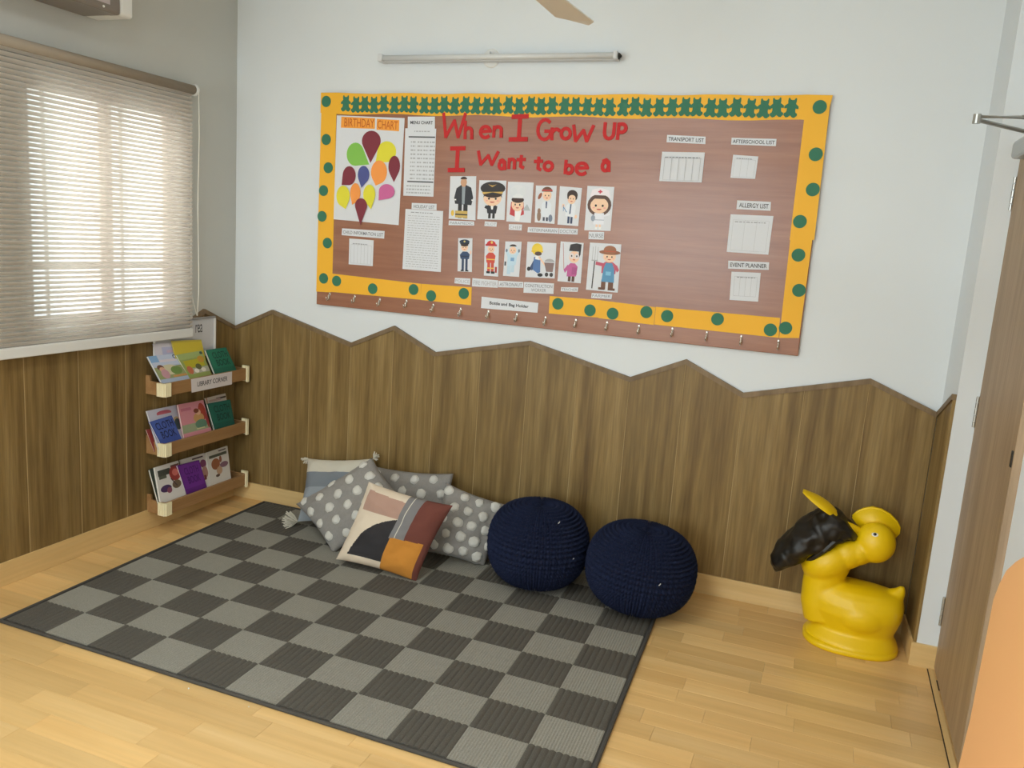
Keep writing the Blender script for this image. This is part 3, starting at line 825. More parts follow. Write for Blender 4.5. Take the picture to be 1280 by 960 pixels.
strip_label([(2.3290, -0.0210, 2.0610), (2.4960, -0.0210, 2.0570), (2.4980, -0.0210, 2.0260), (2.3290, -0.0210, 2.0300)], 'TRANSPORT LIST', (0.04, 0.22, 0.96, 0.76), 'white TRANSPORT LIST strip at upper right of board', bold=0.01)
t, q = paper('transport_table', [(2.3140, -0.0210, 1.9890), (2.5000, -0.0210, 1.9910), (2.5000, -0.0210, 1.8640), (2.3140, -0.0210, 1.8630)], 'blank ruled table sheet under the transport strip', curl=0.003)
printed('print', q, table(q, t, 5, 1, v1=0.80, v0=0.05) + scribble(0.08, 0.9, 0.80, 4, MG, 0.03), t, h=0.0042, step=0)
strip_label([(2.6060, -0.0210, 2.0550), (2.7900, -0.0210, 2.0540), (2.7910, -0.0210, 2.0250), (2.6070, -0.0210, 2.0270)], 'AFTERSCHOOL LIST', (0.03, 0.22, 0.97, 0.76), 'white AFTERSCHOOL LIST strip at upper right corner of board', bold=0.01)
t, q = paper('afterschool_table', [(2.6200, -0.0210, 1.9850), (2.7250, -0.0210, 1.9810), (2.7220, -0.0210, 1.8880), (2.6190, -0.0210, 1.8890)], 'small ruled sheet under the afterschool strip')
printed('print', q, table(q, t, 3, 1, v1=0.82) + scribble(0.15, 0.8, 0.84, 3, MG, 0.035), t, step=0)
strip_label([(2.6580, -0.0210, 1.7960), (2.7980, -0.0210, 1.7960), (2.8000, -0.0210, 1.7590), (2.6590, -0.0210, 1.7590)], 'ALLERGY LIST', (0.07, 0.22, 0.94, 0.74), 'white ALLERGY LIST strip on right side of board', bold=0.01)
t, q = paper('allergy_table', [(2.6370, -0.0210, 1.7360), (2.8150, -0.0210, 1.7380), (2.8130, -0.0210, 1.5750), (2.6380, -0.0210, 1.5750)], 'square three column sheet under the allergy strip')
printed('print', q, table(q, t, 3, 1, v1=0.86, w=0.005) + scribble(0.12, 0.85, 0.80, 4, MG, 0.02), t, step=0)
strip_label([(2.6490, -0.0210, 1.5380), (2.8200, -0.0210, 1.5430), (2.8220, -0.0210, 1.5110), (2.6520, -0.0210, 1.5040)], 'EVENT PLANNER', (0.05, 0.22, 0.95, 0.76), 'white EVENT PLANNER strip low on right side of board', bold=0.01)
t, q = paper('event_table', [(2.6680, -0.0210, 1.4920), (2.7910, -0.0210, 1.4960), (2.7940, -0.0210, 1.3720), (2.6730, -0.0210, 1.3690)], 'small ruled sheet under the event planner strip')
printed('print', q, table(q, t, 4, 1, u0=0.12, u1=0.9, v0=0.16, v1=0.84) + scribble(0.2, 0.85, 0.80, 3, MG, 0.03), t, step=0)

# career cards -------------------------------------------------------------------
SK = (246, 208, 176); HB = (58, 40, 34); BK = (34, 34, 38); WH = (244, 244, 244); NV = (50, 66, 98)
def face(cu, cv, ru, rv, skin=SK, smile=True):
    s = [(ell(cu, cv, ru, rv), skin)]
    s += [(ell(cu - ru * .38, cv - rv * .02, ru * .12, rv * .15, n=10), BK), (ell(cu + ru * .38, cv - rv * .02, ru * .12, rv * .15, n=10), BK)]
    if smile: s += [(ell(cu, cv - rv * .42, ru * .28, rv * .16, 180, 360, 8), (190, 70, 70))]
    s += [(ell(cu - ru * .6, cv - rv * .3, ru * .14, rv * .1, n=8), (244, 170, 160)), (ell(cu + ru * .6, cv - rv * .3, ru * .14, rv * .1, n=8), (244, 170, 160))]
    return s
FIG = {}
FIG['paramedic'] = [(rc(.34, .03, .48, .38), BK), (rc(.54, .03, .70, .38), BK), ([(.22, .36), (.84, .34), (.90, .52), (.82, .74), (.62, .80), (.44, .80), (.26, .72), (.18, .5)], (44, 46, 54)),
    ([(.48, .36), (.58, .36), (.60, .80), (.47, .80)], (150, 160, 168)), (ell(.53, .86, .12, .1), (206, 160, 126)), (ell(.53, .93, .13, .06, 0, 180, 10), HB), (rc(.46, .76, .60, .80), (206, 160, 126)),
    (rc(.24, .04, .70, .20), (206, 176, 96)), (rc(.24, .1, .70, .13), BK), (ell(.14, .14, .06, .07), (230, 190, 70)), (rc(.84, .44, .9, .47), WH), (rc(.2, .44, .26, .47), WH)]
FIG['pilot'] = [(rc(.40, .03, .49, .2), BK), (rc(.55, .03, .64, .2), BK), ([(.36, .16), (.68, .16), (.72, .34), (.62, .38), (.40, .38), (.32, .34)], (38, 38, 48)), ([(.24, .30), (.36, .26), (.40, .36), (.28, .36)], (38, 38, 48)),
    ([(.50, .26), (.56, .26), (.58, .38), (.47, .38)], WH)] + face(.52, .54, .33, .19) + [(ell(.52, .66, .36, .10), HB), ([(.18, .56), (.24, .7), (.82, .7), (.88, .56), (.78, .64), (.28, .64)], HB),
    (ell(.52, .80, .46, .17), (48, 44, 44)), ([(.12, .70), (.92, .72), (.86, .66), (.52, .70), (.18, .64)], (206, 170, 90)), ([(.34, .90), (.50, .83), (.66, .90), (.50, .87)], (206, 170, 90))]
FIG['chef'] = [([(.12, .18), (.4, .12), (.7, .2), (.66, .5), (.16, .5)], (196, 66, 70)), ([(.34, .04), (.52, .02), (.60, .3), (.46, .42), (.32, .34)], WH), ([(.62, .30), (.95, .30), (.8, .46)], (180, 186, 190))] + face(.42, .44, .24, .17) + [
    (ell(.42, .56, .25, .08), HB), (ell(.42, .78, .30, .15), (226, 228, 232)), (rc(.22, .60, .62, .70), (232, 234, 236)), (ell(.25, .76, .12, .1), (222, 226, 230)), (ell(.6, .77, .12, .1), (222, 226, 230))]
FIG['vet'] = [(rc(.40, .06, .50, .22), (60, 64, 80)), (rc(.56, .06, .66, .22), (60, 64, 80)), ([(.34, .16), (.78, .16), (.80, .5), (.68, .58), (.42, .58), (.32, .5)], (226, 232, 240)), ([(.52, .40), (.58, .40), (.59, .58), (.51, .58)], (80, 90, 120)),
    (ell(.2, .18, .10, .14), (150, 120, 100)), (ell(.2, .32, .08, .07), (150, 120, 100)), (ell(.78, .14, .1, .1), (120, 130, 150))] + face(.56, .74, .22, .14) + [(ell(.56, .84, .26, .13, 0, 180, 14), (110, 72, 52)), (ell(.22, .72, .12, .06, rot=40), (160, 90, 60)), (rc(.30, .86, .82, .89), (200, 70, 70))]
FIG['doctor'] = [(rc(.46, .05, .56, .3), NV), (rc(.60, .05, .70, .3), NV), ([(.34, .24), (.78, .22), (.80, .5), (.7, .6), (.48, .6), (.36, .5)], (232, 236, 242)), ([(.52, .3), (.58, .3), (.6, .58), (.54, .58)], (60, 84, 120)),
    (ell(.22, .5, .06, .05), SK), (ln(.22, .48, .4, .34, .03), (110, 150, 190)), (ln(.22, .52, .24, .36, .03), (110, 150, 190)), (ell(.84, .24, .06, .05), SK)] + face(.58, .70, .19, .14) + [(ell(.6, .80, .24, .13), HB), (ell(.42, .76, .05, .08), HB), (ell(.78, .76, .05, .08), HB), (ell(.6, .72, .16, .08), SK), (ell(.53, .70, .02, .02, n=8), BK), (ell(.66, .70, .02, .02, n=8), BK)]
FIG['nurse'] = [(ell(.5, .58, .45, .25), (92, 66, 56)), (rc(.42, .04, .49, .18), SK), (rc(.54, .04, .61, .18), SK), (rc(.40, .03, .49, .08), WH), (rc(.54, .03, .63, .08), WH), ([(.32, .14), (.72, .14), (.70, .40), (.34, .40)], (234, 236, 244)),
    (ell(.30, .28, .08, .07), (150, 160, 176)), (ln(.7, .34, .92, .38, .04), (234, 236, 244)), (rc(.32, .235, .72, .25), (170, 176, 190))] + face(.5, .57, .34, .18) + [([(.14, .6), (.2, .78), (.8, .78), (.88, .6), (.7, .72), (.3, .72)], (92, 66, 56)),
    ([(.12, .74), (.2, .92), (.5, .97), (.82, .92), (.9, .74), (.7, .80), (.3, .80)], (240, 232, 238)), (rc(.47, .84, .53, .92), (206, 60, 80)), (rc(.42, .865, .58, .895), (206, 60, 80))]
FIG['police'] = [(rc(.28, .03, .44, .4), NV), (rc(.54, .03, .70, .4), NV), (rc(.22, .01, .44, .05), BK), (rc(.54, .01, .76, .05), BK), ([(.2, .38), (.78, .38), (.84, .52), (.66, .60), (.34, .60), (.14, .5)], (56, 78, 112)), (rc(.2, .44, .8, .48), (40, 56, 84)),
    (ell(.9, .58, .05, .06), SK)] + face(.46, .72, .24, .11) + [(ell(.46, .80, .27, .05), HB), (ell(.46, .89, .36, .07), (40, 54, 76)), (rc(.16, .82, .78, .86), (28, 36, 52)), (ell(.46, .90, .07, .03, n=8), (220, 200, 120))]
FIG['fire'] = [(rc(.22, .10, .42, .42), (206, 84, 66)), (rc(.48, .10, .68, .42), (206, 84, 66)), (rc(.16, .07, .42, .13), BK), (rc(.48, .07, .74, .13), BK), ([(.16, .36), (.72, .36), (.78, .56), (.6, .64), (.3, .64), (.1, .54)], (210, 80, 64)), (rc(.16, .44, .74, .47), (236, 196, 90)), (rc(.2, .2, .7, .23), (236, 196, 90)),
    (rc(.76, .10, .9, .26), (170, 60, 56))] + face(.46, .74, .24, .10) + [(ell(.46, .86, .32, .11, 0, 180, 12), (206, 50, 50)), (rc(.06, .82, .86, .87), (190, 44, 46)), (ell(.5, .92, .08, .04, n=8), (236, 206, 110))]
FIG['astro'] = [(rc(.22, .06, .44, .4), (190, 216, 232)), (rc(.46, .12, .66, .4), (190, 216, 232)), ([(.22, .3), (.74, .34), (.78, .58), (.64, .64), (.30, .64), (.2, .54)], (196, 222, 238)), (ln(.26, .58, .14, .72, .12), (196, 222, 238)), (ln(.72, .60, .86, .72, .12), (196, 222, 238)), (ell(.88, .74, .06, .05), (110, 130, 150)), (ell(.12, .74, .06, .05), (110, 130, 150)),
    (rc(.4, .44, .62, .54), (120, 160, 200)), (rc(.04, .3, .14, .42), (60, 70, 80))] + [(ell(.5, .76, .30, .14), (214, 226, 236))] + face(.5, .75, .22, .105) + [(ell(.5, .86, .22, .06, 0, 180, 10), HB)]
FIG['construct'] = [([(.10, .22), (.22, .2), (.40, .46), (.26, .5)], (60, 80, 120)), (ell(.10, .24, .06, .06), BK), ([(.24, .22), (.42, .12), (.50, .16), (.48, .6), (.26, .58)], (84, 120, 176)), (ell(.50, .08, .09, .05), BK), ([(.30, .52), (.46, .50), (.46, .66), (.32, .66)], (240, 240, 240)), (ln(.42, .6, .66, .36, .05), SK),
    ([(.62, .44), (.96, .44), (.92, .18), (.70, .18)], (140, 116, 112)), (ell(.72, .10, .06, .06), (60, 56, 56)), (ell(.88, .10, .06, .06), (60, 56, 56)), (ell(.80, .46, .17, .09, 0, 180, 10), (176, 176, 180)), (ell(.36, .80, .19, .17), (238, 206, 62)), (rc(.16, .72, .56, .76), (230, 194, 50)), (ell(.40, .68, .12, .06), (90, 70, 60))]
FIG['teacher'] = [(ln(.12, .96, .24, .30, .02), (180, 90, 80)), (rc(.44, .02, .56, .2), (96, 66, 54)), (rc(.60, .02, .72, .2), (96, 66, 54)), ([(.38, .14), (.78, .16), (.82, .40), (.70, .48), (.50, .48), (.38, .40)], (196, 98, 156)), (ln(.42, .4, .26, .26, .1), (196, 98, 156)), (rc(.58, .2, .80, .38), (176, 84, 140))] + face(.64, .64, .22, .15) + [
    ([(.40, .78), (.44, .94), (.7, .98), (.92, .96), (.9, .7), (.84, .62), (.82, .78)], (44, 40, 44)), (ell(.53, .66, .10, .07), (230, 220, 220)), (ell(.75, .66, .10, .07), (230, 220, 220)), (ell(.53, .66, .03, .025, n=8), BK), (ell(.75, .66, .03, .025, n=8), BK)]
FIG['farmer'] = [(ln(.18, .04, .20, .62, .035), (60, 56, 56)), (ln(.12, .62, .12, .92, .015), LG), (ln(.2, .62, .2, .94, .015), LG), (ln(.28, .62, .28, .92, .015), LG), (rc(.10, .62, .30, .645), LG), (rc(.46, .04, .60, .24), (116, 78, 58)), (rc(.68, .04, .84, .24), (116, 78, 58)), (rc(.38, .03, .58, .08), (104, 68, 50)), (rc(.68, .03, .90, .08), (104, 68, 50)),
    (ln(.5, .55, .24, .58, .07), (196, 88, 110)), ([(.44, .38), (.88, .38), (.90, .56), (.78, .62), (.54, .62), (.44, .56)], (196, 88, 110)), ([(.46, .20), (.86, .20), (.84, .48), (.76, .60), (.56, .60), (.50, .48)], (90, 150, 190)), (rc(.58, .34, .74, .42), (130, 190, 220)), (ln(.88, .54, .96, .44, .08), (196, 88, 110))] + face(.66, .73, .20, .12) + [(ell(.66, .82, .34, .05), (150, 98, 70)), (ell(.66, .87, .20, .09), (160, 106, 76)), (rc(.47, .83, .85, .85), (190, 90, 60))]
cards = [('paramedic', [(1.2920, -0.0210, 1.8460), (1.4290, -0.0210, 1.8510), (1.4380, -0.0210, 1.6430), (1.2950, -0.0210, 1.6430)], 'card with figure in black jacket carrying yellow case'),
         ('pilot', [(1.4470, -0.0210, 1.8330), (1.5860, -0.0210, 1.8360), (1.5890, -0.0210, 1.6530), (1.4470, -0.0210, 1.6490)], 'card with big headed figure in black peaked pilot cap'),
         ('chef', [(1.5950, -0.0210, 1.8320), (1.7240, -0.0210, 1.8330), (1.7240, -0.0210, 1.6470), (1.5990, -0.0210, 1.6470)], 'pale card with chef in white hat and red scarf'),
         ('vet', [(1.7360, -0.0210, 1.8200), (1.8380, -0.0210, 1.8230), (1.8410, -0.0210, 1.6490), (1.7430, -0.0210, 1.6510)], 'card with white coated figure standing beside small animals'),
         ('doctor', [(1.8540, -0.0210, 1.8220), (1.9610, -0.0210, 1.8180), (1.9570, -0.0210, 1.6460), (1.8560, -0.0210, 1.6470)], 'card with dark haired figure in white coat with stethoscope'),
         ('nurse', [(1.9860, -0.0210, 1.8290), (2.1120, -0.0210, 1.8290), (2.1120, -0.0210, 1.6330), (1.9880, -0.0210, 1.6290)], 'card with brown haired nurse in white cap with red cross'),
         ('police', [(1.3520, -0.0210, 1.5530), (1.4280, -0.0210, 1.5570), (1.4350, -0.0210, 1.3940), (1.3580, -0.0210, 1.3920)], 'narrow card with figure in dark blue police uniform'),
         ('fire', [(1.4940, -0.0210, 1.5570), (1.5680, -0.0210, 1.5590), (1.5750, -0.0210, 1.3830), (1.5000, -0.0210, 1.3820)], 'narrow card with figure in red fire helmet and suit'),
         ('astro', [(1.6010, -0.0210, 1.5530), (1.6840, -0.0210, 1.5570), (1.6830, -0.0210, 1.3900), (1.6000, -0.0210, 1.3890)], 'narrow card with figure in pale blue space suit'),
         ('construct', [(1.7130, -0.0210, 1.5590), (1.8580, -0.0210, 1.5610), (1.8620, -0.0210, 1.3970), (1.7150, -0.0210, 1.3920)], 'card with yellow helmeted worker pushing a wheelbarrow'),
         ('teacher', [(1.8780, -0.0210, 1.5710), (1.9900, -0.0210, 1.5710), (1.9910, -0.0210, 1.3850), (1.8770, -0.0210, 1.3860)], 'card with figure in glasses and pink sweater holding pointer'),
         ('farmer', [(2.0200, -0.0210, 1.5750), (2.1680, -0.0210, 1.5760), (2.1710, -0.0210, 1.3570), (2.0190, -0.0210, 1.3580)], 'card with straw hatted farmer holding a pitchfork')]
for k, pts, lb in cards:
    t, q = paper('career_card', pts, lb, 'picture card', 'career picture cards on the board')
    printed('printed_figure', q, FIG[k], t, h=0.0003, step=0.00006)
LBL = [('PARAMEDIC', [(1.2970, -0.0210, 1.6350), (1.4320, -0.0210, 1.6370), (1.4330, -0.0210, 1.6180), (1.2960, -0.0210, 1.6120)]), ('PILOT', [(1.4880, -0.0210, 1.6410), (1.5510, -0.0210, 1.6410), (1.5500, -0.0210, 1.6190), (1.4870, -0.0210, 1.6190)]), ('CHEF', [(1.6130, -0.0210, 1.6350), (1.6800, -0.0210, 1.6370), (1.6800, -0.0210, 1.6090), (1.6140, -0.0210, 1.6090)]), ('VETERINARIAN', [(1.7110, -0.0210, 1.6270), (1.8640, -0.0210, 1.6310), (1.8640, -0.0210, 1.6050), (1.7100, -0.0210, 1.6030)]),
       ('DOCTOR', [(1.8670, -0.0210, 1.6310), (1.9570, -0.0210, 1.6330), (1.9570, -0.0210, 1.6070), (1.8660, -0.0210, 1.6050)]), ('NURSE', [(2.0100, -0.0210, 1.6240), (2.0830, -0.0210, 1.6270), (2.0840, -0.0210, 1.5920), (2.0110, -0.0210, 1.5900)]), ('POLICE', [(1.3460, -0.0210, 1.3590), (1.4290, -0.0210, 1.3620), (1.4290, -0.0210, 1.3310), (1.3450, -0.0210, 1.3320)]), ('FIRE FIGHTER', [(1.4400, -0.0210, 1.3650), (1.5760, -0.0210, 1.3650), (1.5770, -0.0210, 1.3290), (1.4400, -0.0210, 1.3250)]), ('ASTRONAUT', [(1.5790, -0.0210, 1.3630), (1.7070, -0.0210, 1.3680), (1.7080, -0.0210, 1.3400), (1.5790, -0.0210, 1.3320)]),
       ('CONSTRUCTION\nWORKER', [(1.7100, -0.0210, 1.3680), (1.8610, -0.0210, 1.3740), (1.8620, -0.0210, 1.3240), (1.7110, -0.0210, 1.3170)]), ('TEACHER', [(1.8970, -0.0210, 1.3590), (1.9810, -0.0210, 1.3650), (1.9800, -0.0210, 1.3440), (1.8970, -0.0210, 1.3400)]), ('FARMER', [(2.0480, -0.0210, 1.3450), (2.1460, -0.0210, 1.3480), (2.1440, -0.0210, 1.3250), (2.0470, -0.0210, 1.3220)])]
for s, pts in LBL:
    one = s.replace('\n', ' ')
    pale = s in ('PILOT', 'CHEF', 'POLICE', 'FIRE FIGHTER')
    strip_label(pts, s, (0.05, 0.14, 0.95, 0.84) if '\n' in s else (0.05, 0.22, 0.95, 0.76), 'white name strip reading %s under its picture card' % one, color=FAINT if pale else GREYINK, bold=0.0, group='career name strips on the board')

# ================================================================== FITTINGS HIGH UP
GREYPL = mat('grey_plastic', rgb(212, 214, 216), 0.45)
WHITEPL = mat('white_plastic', rgb(226, 226, 222), 0.4)
lamp = thing('tube_light', (1.49, 0, 2.385), 'unlit grey tube light batten fixed above the bulletin board', 'light fixture')
bm = bmesh.new(); box(bm, 0.900, 2.085, -0.045, -0.004, 2.372, 2.402, bevel=0.004); obj('batten', bm, GREYPL, lamp)
bm = bmesh.new(); tube(bm, [(0.915, -0.056, 2.388), (2.070, -0.056, 2.388)], 0.013, 16); obj('tube', bm, mat('dull_glass_tube', rgb(214, 216, 216), 0.25), lamp, smooth=True)
bm = bmesh.new(); box(bm, 0.891, 0.916, -0.072, -0.004, 2.370, 2.406, bevel=0.005); obj('end_cap', bm, GREYPL, lamp)
bm = bmesh.new(); box(bm, 2.068, 2.085, -0.072, -0.004, 2.370, 2.406, bevel=0.005); e2 = bmesh.new(); lathe(e2, [(0.015, 0), (0.013, 0.005), (0.004, 0.014), (0, 0.015)], (2.085, -0.04, 2.388), (1, 0, 0), 12); obj('lamp_pin_cover', e2, DARKMETAL, lamp); obj('end_cap', bm, GREYPL, lamp)
bm = bmesh.new(); lathe(bm, [(0, 0.001), (0.043, 0.001), (0.043, 0.004), (0.038, 0.008), (0, 0.009)], (1.463, 0, 2.392), (0, -1, 0), 28); obj('junction_plate', bm, WHITEPL, lamp)
bm = bmesh.new(); tube(bm, [(1.463, -0.009, 2.405), (1.466, -0.026, 2.416), (1.475, -0.03, 2.412), (1.478, -0.026, 2.402)], 0.0035, 8); obj('wire', bm, GREYPL, lamp, smooth=True)

# ceiling fan, at rest
FANM = mat('fan_beige_enamel', rgb(224, 219, 205), 0.45)
FC = Vector((2.173, -1.60, 0))
ZB = 2.206
fan = thing('ceiling_fan', (FC.x, FC.y, ZB), 'beige ceiling fan hanging above the rug, at the top edge', 'fan')
bm = bmesh.new(); lathe(bm, [(0, 0.0), (0.05, 0.004), (0.095, 0.020), (0.115, 0.045), (0.115, 0.085), (0.09, 0.115), (0.03, 0.135), (0, 0.135)], (FC.x, FC.y, ZB), seg=36); obj('motor_housing', bm, FANM, fan, smooth=True)
bm = bmesh.new(); tube(bm, [(FC.x, FC.y, ZB + 0.13), (FC.x, FC.y, HC - 0.05)], 0.012, 12); obj('down_rod', bm, FANM, fan, smooth=True)
bm = bmesh.new(); lathe(bm, [(0.02, 0), (0.06, 0.03), (0.065, 0.068), (0, 0.068)], (FC.x, FC.y, HC - 0.07), seg=24); obj('canopy', bm, FANM, fan, smooth=True)
for k in range(3):
    a = math.radians(88 + 120 * k)
    d = Vector((math.cos(a), math.sin(a), 0)); s = Vector((-math.sin(a), math.cos(a), 0))
    V = []; Fc = []
    nn = 12
    for i in range(nn + 1):
        t_ = i / nn; r = 0.17 + 0.43 * t_
        w = 0.052 + 0.016 * t_ - (0.03 if i == nn else 0)
        for sgn, zz in ((-1, 0.0), (1, 0.0), (1, 0.004), (-1, 0.004)):
            p = FC + d * r + s * sgn * w; V.append((p.x, p.y, ZB + 0.080 + zz + sgn * 0.010))
    for i in range(nn):
        b = 4 * i
        for q in range(4): Fc.append((b + q, b + (q + 1) % 4, b + 4 + (q + 1) % 4, b + 4 + q))
    Fc += [(0, 3, 2, 1), (4 * nn, 4 * nn + 1, 4 * nn + 2, 4 * nn + 3)]
    bl = obj('blade', (V, Fc), FANM, fan)
    bm = bmesh.new(); p0 = FC + d * 0.10; p1 = FC + d * 0.22
    tube(bm, [(p0.x, p0.y, ZB + 0.08), (p1.x, p1.y, ZB + 0.077)], 0.014, 8, flat=(1, 0.3)); obj('bracket', bm, FANM, bl)

# air conditioner over the window
ACG = mat('ac_grey_front', rgb(122, 112, 102), 0.35)
ac = thing('air_conditioner', (0.1, -1.35, 2.365), 'wall mounted air conditioner with grey front and white end above the window', 'air conditioner')
bm = bmesh.new(); box(bm, 0.002, 0.195, -1.76, -0.972, 2.368, 2.66, bevel=0.012); obj('body', bm, ACG, ac)
bm = bmesh.new(); box(bm, 0.15, 0.206, -1.76, -0.974, 2.366, 2.64, bevel=0.01); obj('front_panel', bm, ACG, ac)
bm = bmesh.new(); box(bm, 0.002, 0.202, -0.974, -0.900, 2.368, 2.662, bevel=0.016, segs=3); obj('end_cap', bm, WHITEPL, ac)
aq = Quad((0.2065, -1.18, 2.395), (0.2065, -1.03, 2.395), (0.2065, -1.03, 2.45), (0.2065, -1.18, 2.45), facing=(1, 0, 0))
obj('sticker', aq.slab(0.0002, 0.0008), mat('lilac_sticker', rgb(186, 172, 172), 0.5), ac)
bm = bmesh.new(); lathe(bm, [(0.005, 0), (0.004, 0.003), (0, 0.004)], (0.206, -1.062, 2.381), (1, 0, 0), 12); obj('indicator', bm, WHITEPL, ac)

# ================================================================== BLIND
VANE = thin_mat('blind_vane_fabric', rgb(216, 210, 202), 0.5)
SHEER = thin_mat('blind_sheer', rgb(222, 216, 208), 0.6, 0.66)
ROLL = mat('blind_roller_fabric', rgb(150, 137, 120), 0.8)
CORDM = mat('white_cord', rgb(228, 226, 216), 0.6)
BY0, BY1 = -1.475, -0.397
blind = thing('window_blind', (0.06, -0.93, 0.955), 'beige slatted roller blind drawn down over the window', 'blind')
bm = bmesh.new(); tube(bm, [(0.058, BY0 - 0.01, 2.178), (0.058, BY1 + 0.005, 2.178)], 0.022, 20); obj('roller', bm, ROLL, blind, smooth=True)
bm = bmesh.new(); lathe(bm, [(0, 0), (0.026, 0), (0.028, 0.006), (0.026, 0.014), (0, 0.014)], (0.058, BY1 + 0.008, 2.178), (0, 1, 0), 24); box(bm, 0.002, 0.05, BY1 + 0.012, BY1 + 0.02, 2.16, 2.2); obj('end_bracket', bm, WHITEPL, blind)
bm = bmesh.new(); box(bm, 0.002, 0.05, BY0 - 0.02, BY0 - 0.012, 2.16, 2.2); obj('end_bracket', bm, WHITEPL, blind)
bm = bmesh.new(); box(bm, 0.046, 0.064, BY0, BY1, 0.962, 1.006, bevel=0.004); obj('bottom_rail', bm, WHITEPL, blind)
NS = 57
s0 = None
for k in range(NS):
    z = 1.018 + (2.152 - 1.018) * k / (NS - 1)
    if s0 is None:
        V = []; Fc = []
        for i in range(5):
            f_ = i / 4.0 - 0.5
            x = 0.0 + 0.009 * f_ * 2 * 0.5 + 0.0022 * (1 - 4 * f_ * f_); zz = 0.0140 * f_
            V += [(x, BY0, zz), (x, BY1, zz)]
        for i in range(4): Fc.append((2 * i, 2 * i + 1, 2 * i + 3, 2 * i + 2))
        s0 = obj('slat', (V, Fc), VANE, blind, smooth=True, shift=False); s0.location = Vector((0.056, 0, z)) - ORIGIN[blind.name]
    else: share(s0, blind, (0.056, 0, z), name='slat')
obj('sheer_backing', boxes((0.0435, 0.0440, BY0, BY1, 1.000, 2.165)), SHEER, blind)
cb = bmesh.new(); tube(cb, [(0.082, BY1 + 0.016, 2.178)] + [(0.082 + 0.003 * math.sin(k), BY1 + 0.016 + 0.002 * math.sin(k * .7), 2.17 - 0.11 * k) for k in range(1, 10)] + [(0.080, BY1 + 0.010, 1.072)], 0.0024, 6); obj('pull_cord', cb, CORDM, blind, smooth=True)
cb = bmesh.new(); tube(cb, [(0.036, BY1 + 0.016, 2.178)] + [(0.04, BY1 + 0.012, 2.17 - 0.11 * k) for k in range(1, 10)] + [(0.078, BY1 + 0.010, 1.072)], 0.0018, 6); obj('pull_cord', cb, CORDM, blind, smooth=True)

# sign half hidden behind the blind
sg = thing('reading_sign', (0.02, -0.41, 0.85), 'white framed sign ending in rea, half hidden behind the blind', 'sign')
sq = Quad((0.020, -0.615, 0.845), (0.020, -0.197, 0.845), (0.020, -0.197, 1.045), (0.020, -0.615, 1.045), facing=(1, 0, 0))
obj('sheet', sq.slab(0.0, 0.004), mat('sign_white', rgb(206, 206, 208), 0.4), sg)
SFR = mat('sign_frame', rgb(228, 226, 222), 0.5)
obj('frame_edge', boxes((0.019, 0.030, -0.622, -0.192, 1.043, 1.053)), mat('sign_frame_top', rgb(150, 148, 146), 0.5), sg)
obj('frame_edge', boxes((0.019, 0.030, -0.199, -0.189, 0.84, 1.043)), SFR, sg)
obj('frame_edge', boxes((0.019, 0.030, -0.625, -0.615, 0.84, 1.043)), SFR, sg)
lettering('printed_word', sq, 'rea', (0.665, 0.64, 0.785, 0.86), sg, h=0.0046, bold=0.0)

# ================================================================== BOOK LEDGES AND BOOKS
LEDGE = wood('ledge_wood', rgb(150, 110, 68), rgb(164, 124, 80), rgb(176, 136, 92), 'y', 16, rough=0.5, per_object=0.05, fine=0.06)
GUARD = mat('cream_corner_guard', rgb(238, 226, 186), 0.6)
DPT = 0.130
def ledge(z, label):
    """z: shelf board underside"""
    t = thing('book_ledge', (0.014, -0.35, z), label, 'shelf', 'wooden book ledges on the left wall')
    y0, y1 = -0.668, -0.045
    obj('shelf_board', boxes((0.013, DPT - 0.014, y0 + 0.012, y1 - 0.012, z + 0.002, z + 0.014)), LEDGE, t)
    bm = bmesh.new(); box(bm, DPT - 0.014, DPT, y0, y1, z, z + 0.062, bevel=0.001); obj('front_rail', bm, LEDGE, t)
    bm = bmesh.new(); prism(bm, [(0.013, y0, z), (DPT - 0.014, y0, z), (DPT - 0.014, y0, z + 0.062), (0.04, y0, z + 0.066), (0.036, y0, z + 0.092), (0.013, y0, z + 0.092)], (0, 0.012, 0)); obj('end_panel', bm, LEDGE, t)
    obj('end_panel', boxes((0.013, DPT - 0.014, y1 - 0.012, y1, z, z + 0.062)), LEDGE, t)
    for (yc, sg_) in ((y0, -1), (y1, 1)):
        ht = 0.066 if sg_ < 0 else 0.088
        zb = z - 0.003 if sg_ < 0 else z - 0.012
        bm = bmesh.new()
        # soft L-shaped guard with ribs
        for k in range(4):
            a = yc - sg_ * (0.012 + 0.011 * k) * -1 if False else yc - sg_ * (0.004 + 0.010 * k)
            if sg_ > 0 and k > 1: break
            tube(bm, [(DPT + 0.003, a, zb), (DPT + 0.003, a, zb + ht)], 0.0062, 8)
        for k in range(4):
            xx = DPT - 0.004 - 0.011 * k
            tube(bm, [(xx, yc + sg_ * 0.003, zb), (xx, yc + sg_ * 0.003, zb + ht)], 0.0066, 8)
        obj('corner_guard', bm, GUARD, t)
    return t
ZL = [0.700, 0.398, 0.094]
lt = ledge(ZL[0], 'top book ledge with white library strip, below the window')
ledge(ZL[1], 'middle of three wooden book ledges on panelled left wall')
ledge(ZL[2], 'lowest book ledge just above the baseboard in the corner')
lq = Quad((DPT + 0.0012, (0.1310, -0.4850, 0.7250)[1], ZL[0] - 0.008), (DPT + 0.0012, (0.1310, -0.1820, 0.7230)[1], ZL[0] - 0.008), (DPT + 0.0012, (0.1310, -0.1820, 0.7740)[1], ZL[0] + 0.062), (DPT + 0.0012, (0.1310, -0.4890, 0.7770)[1], ZL[0] + 0.062), facing=(1, 0, 0))
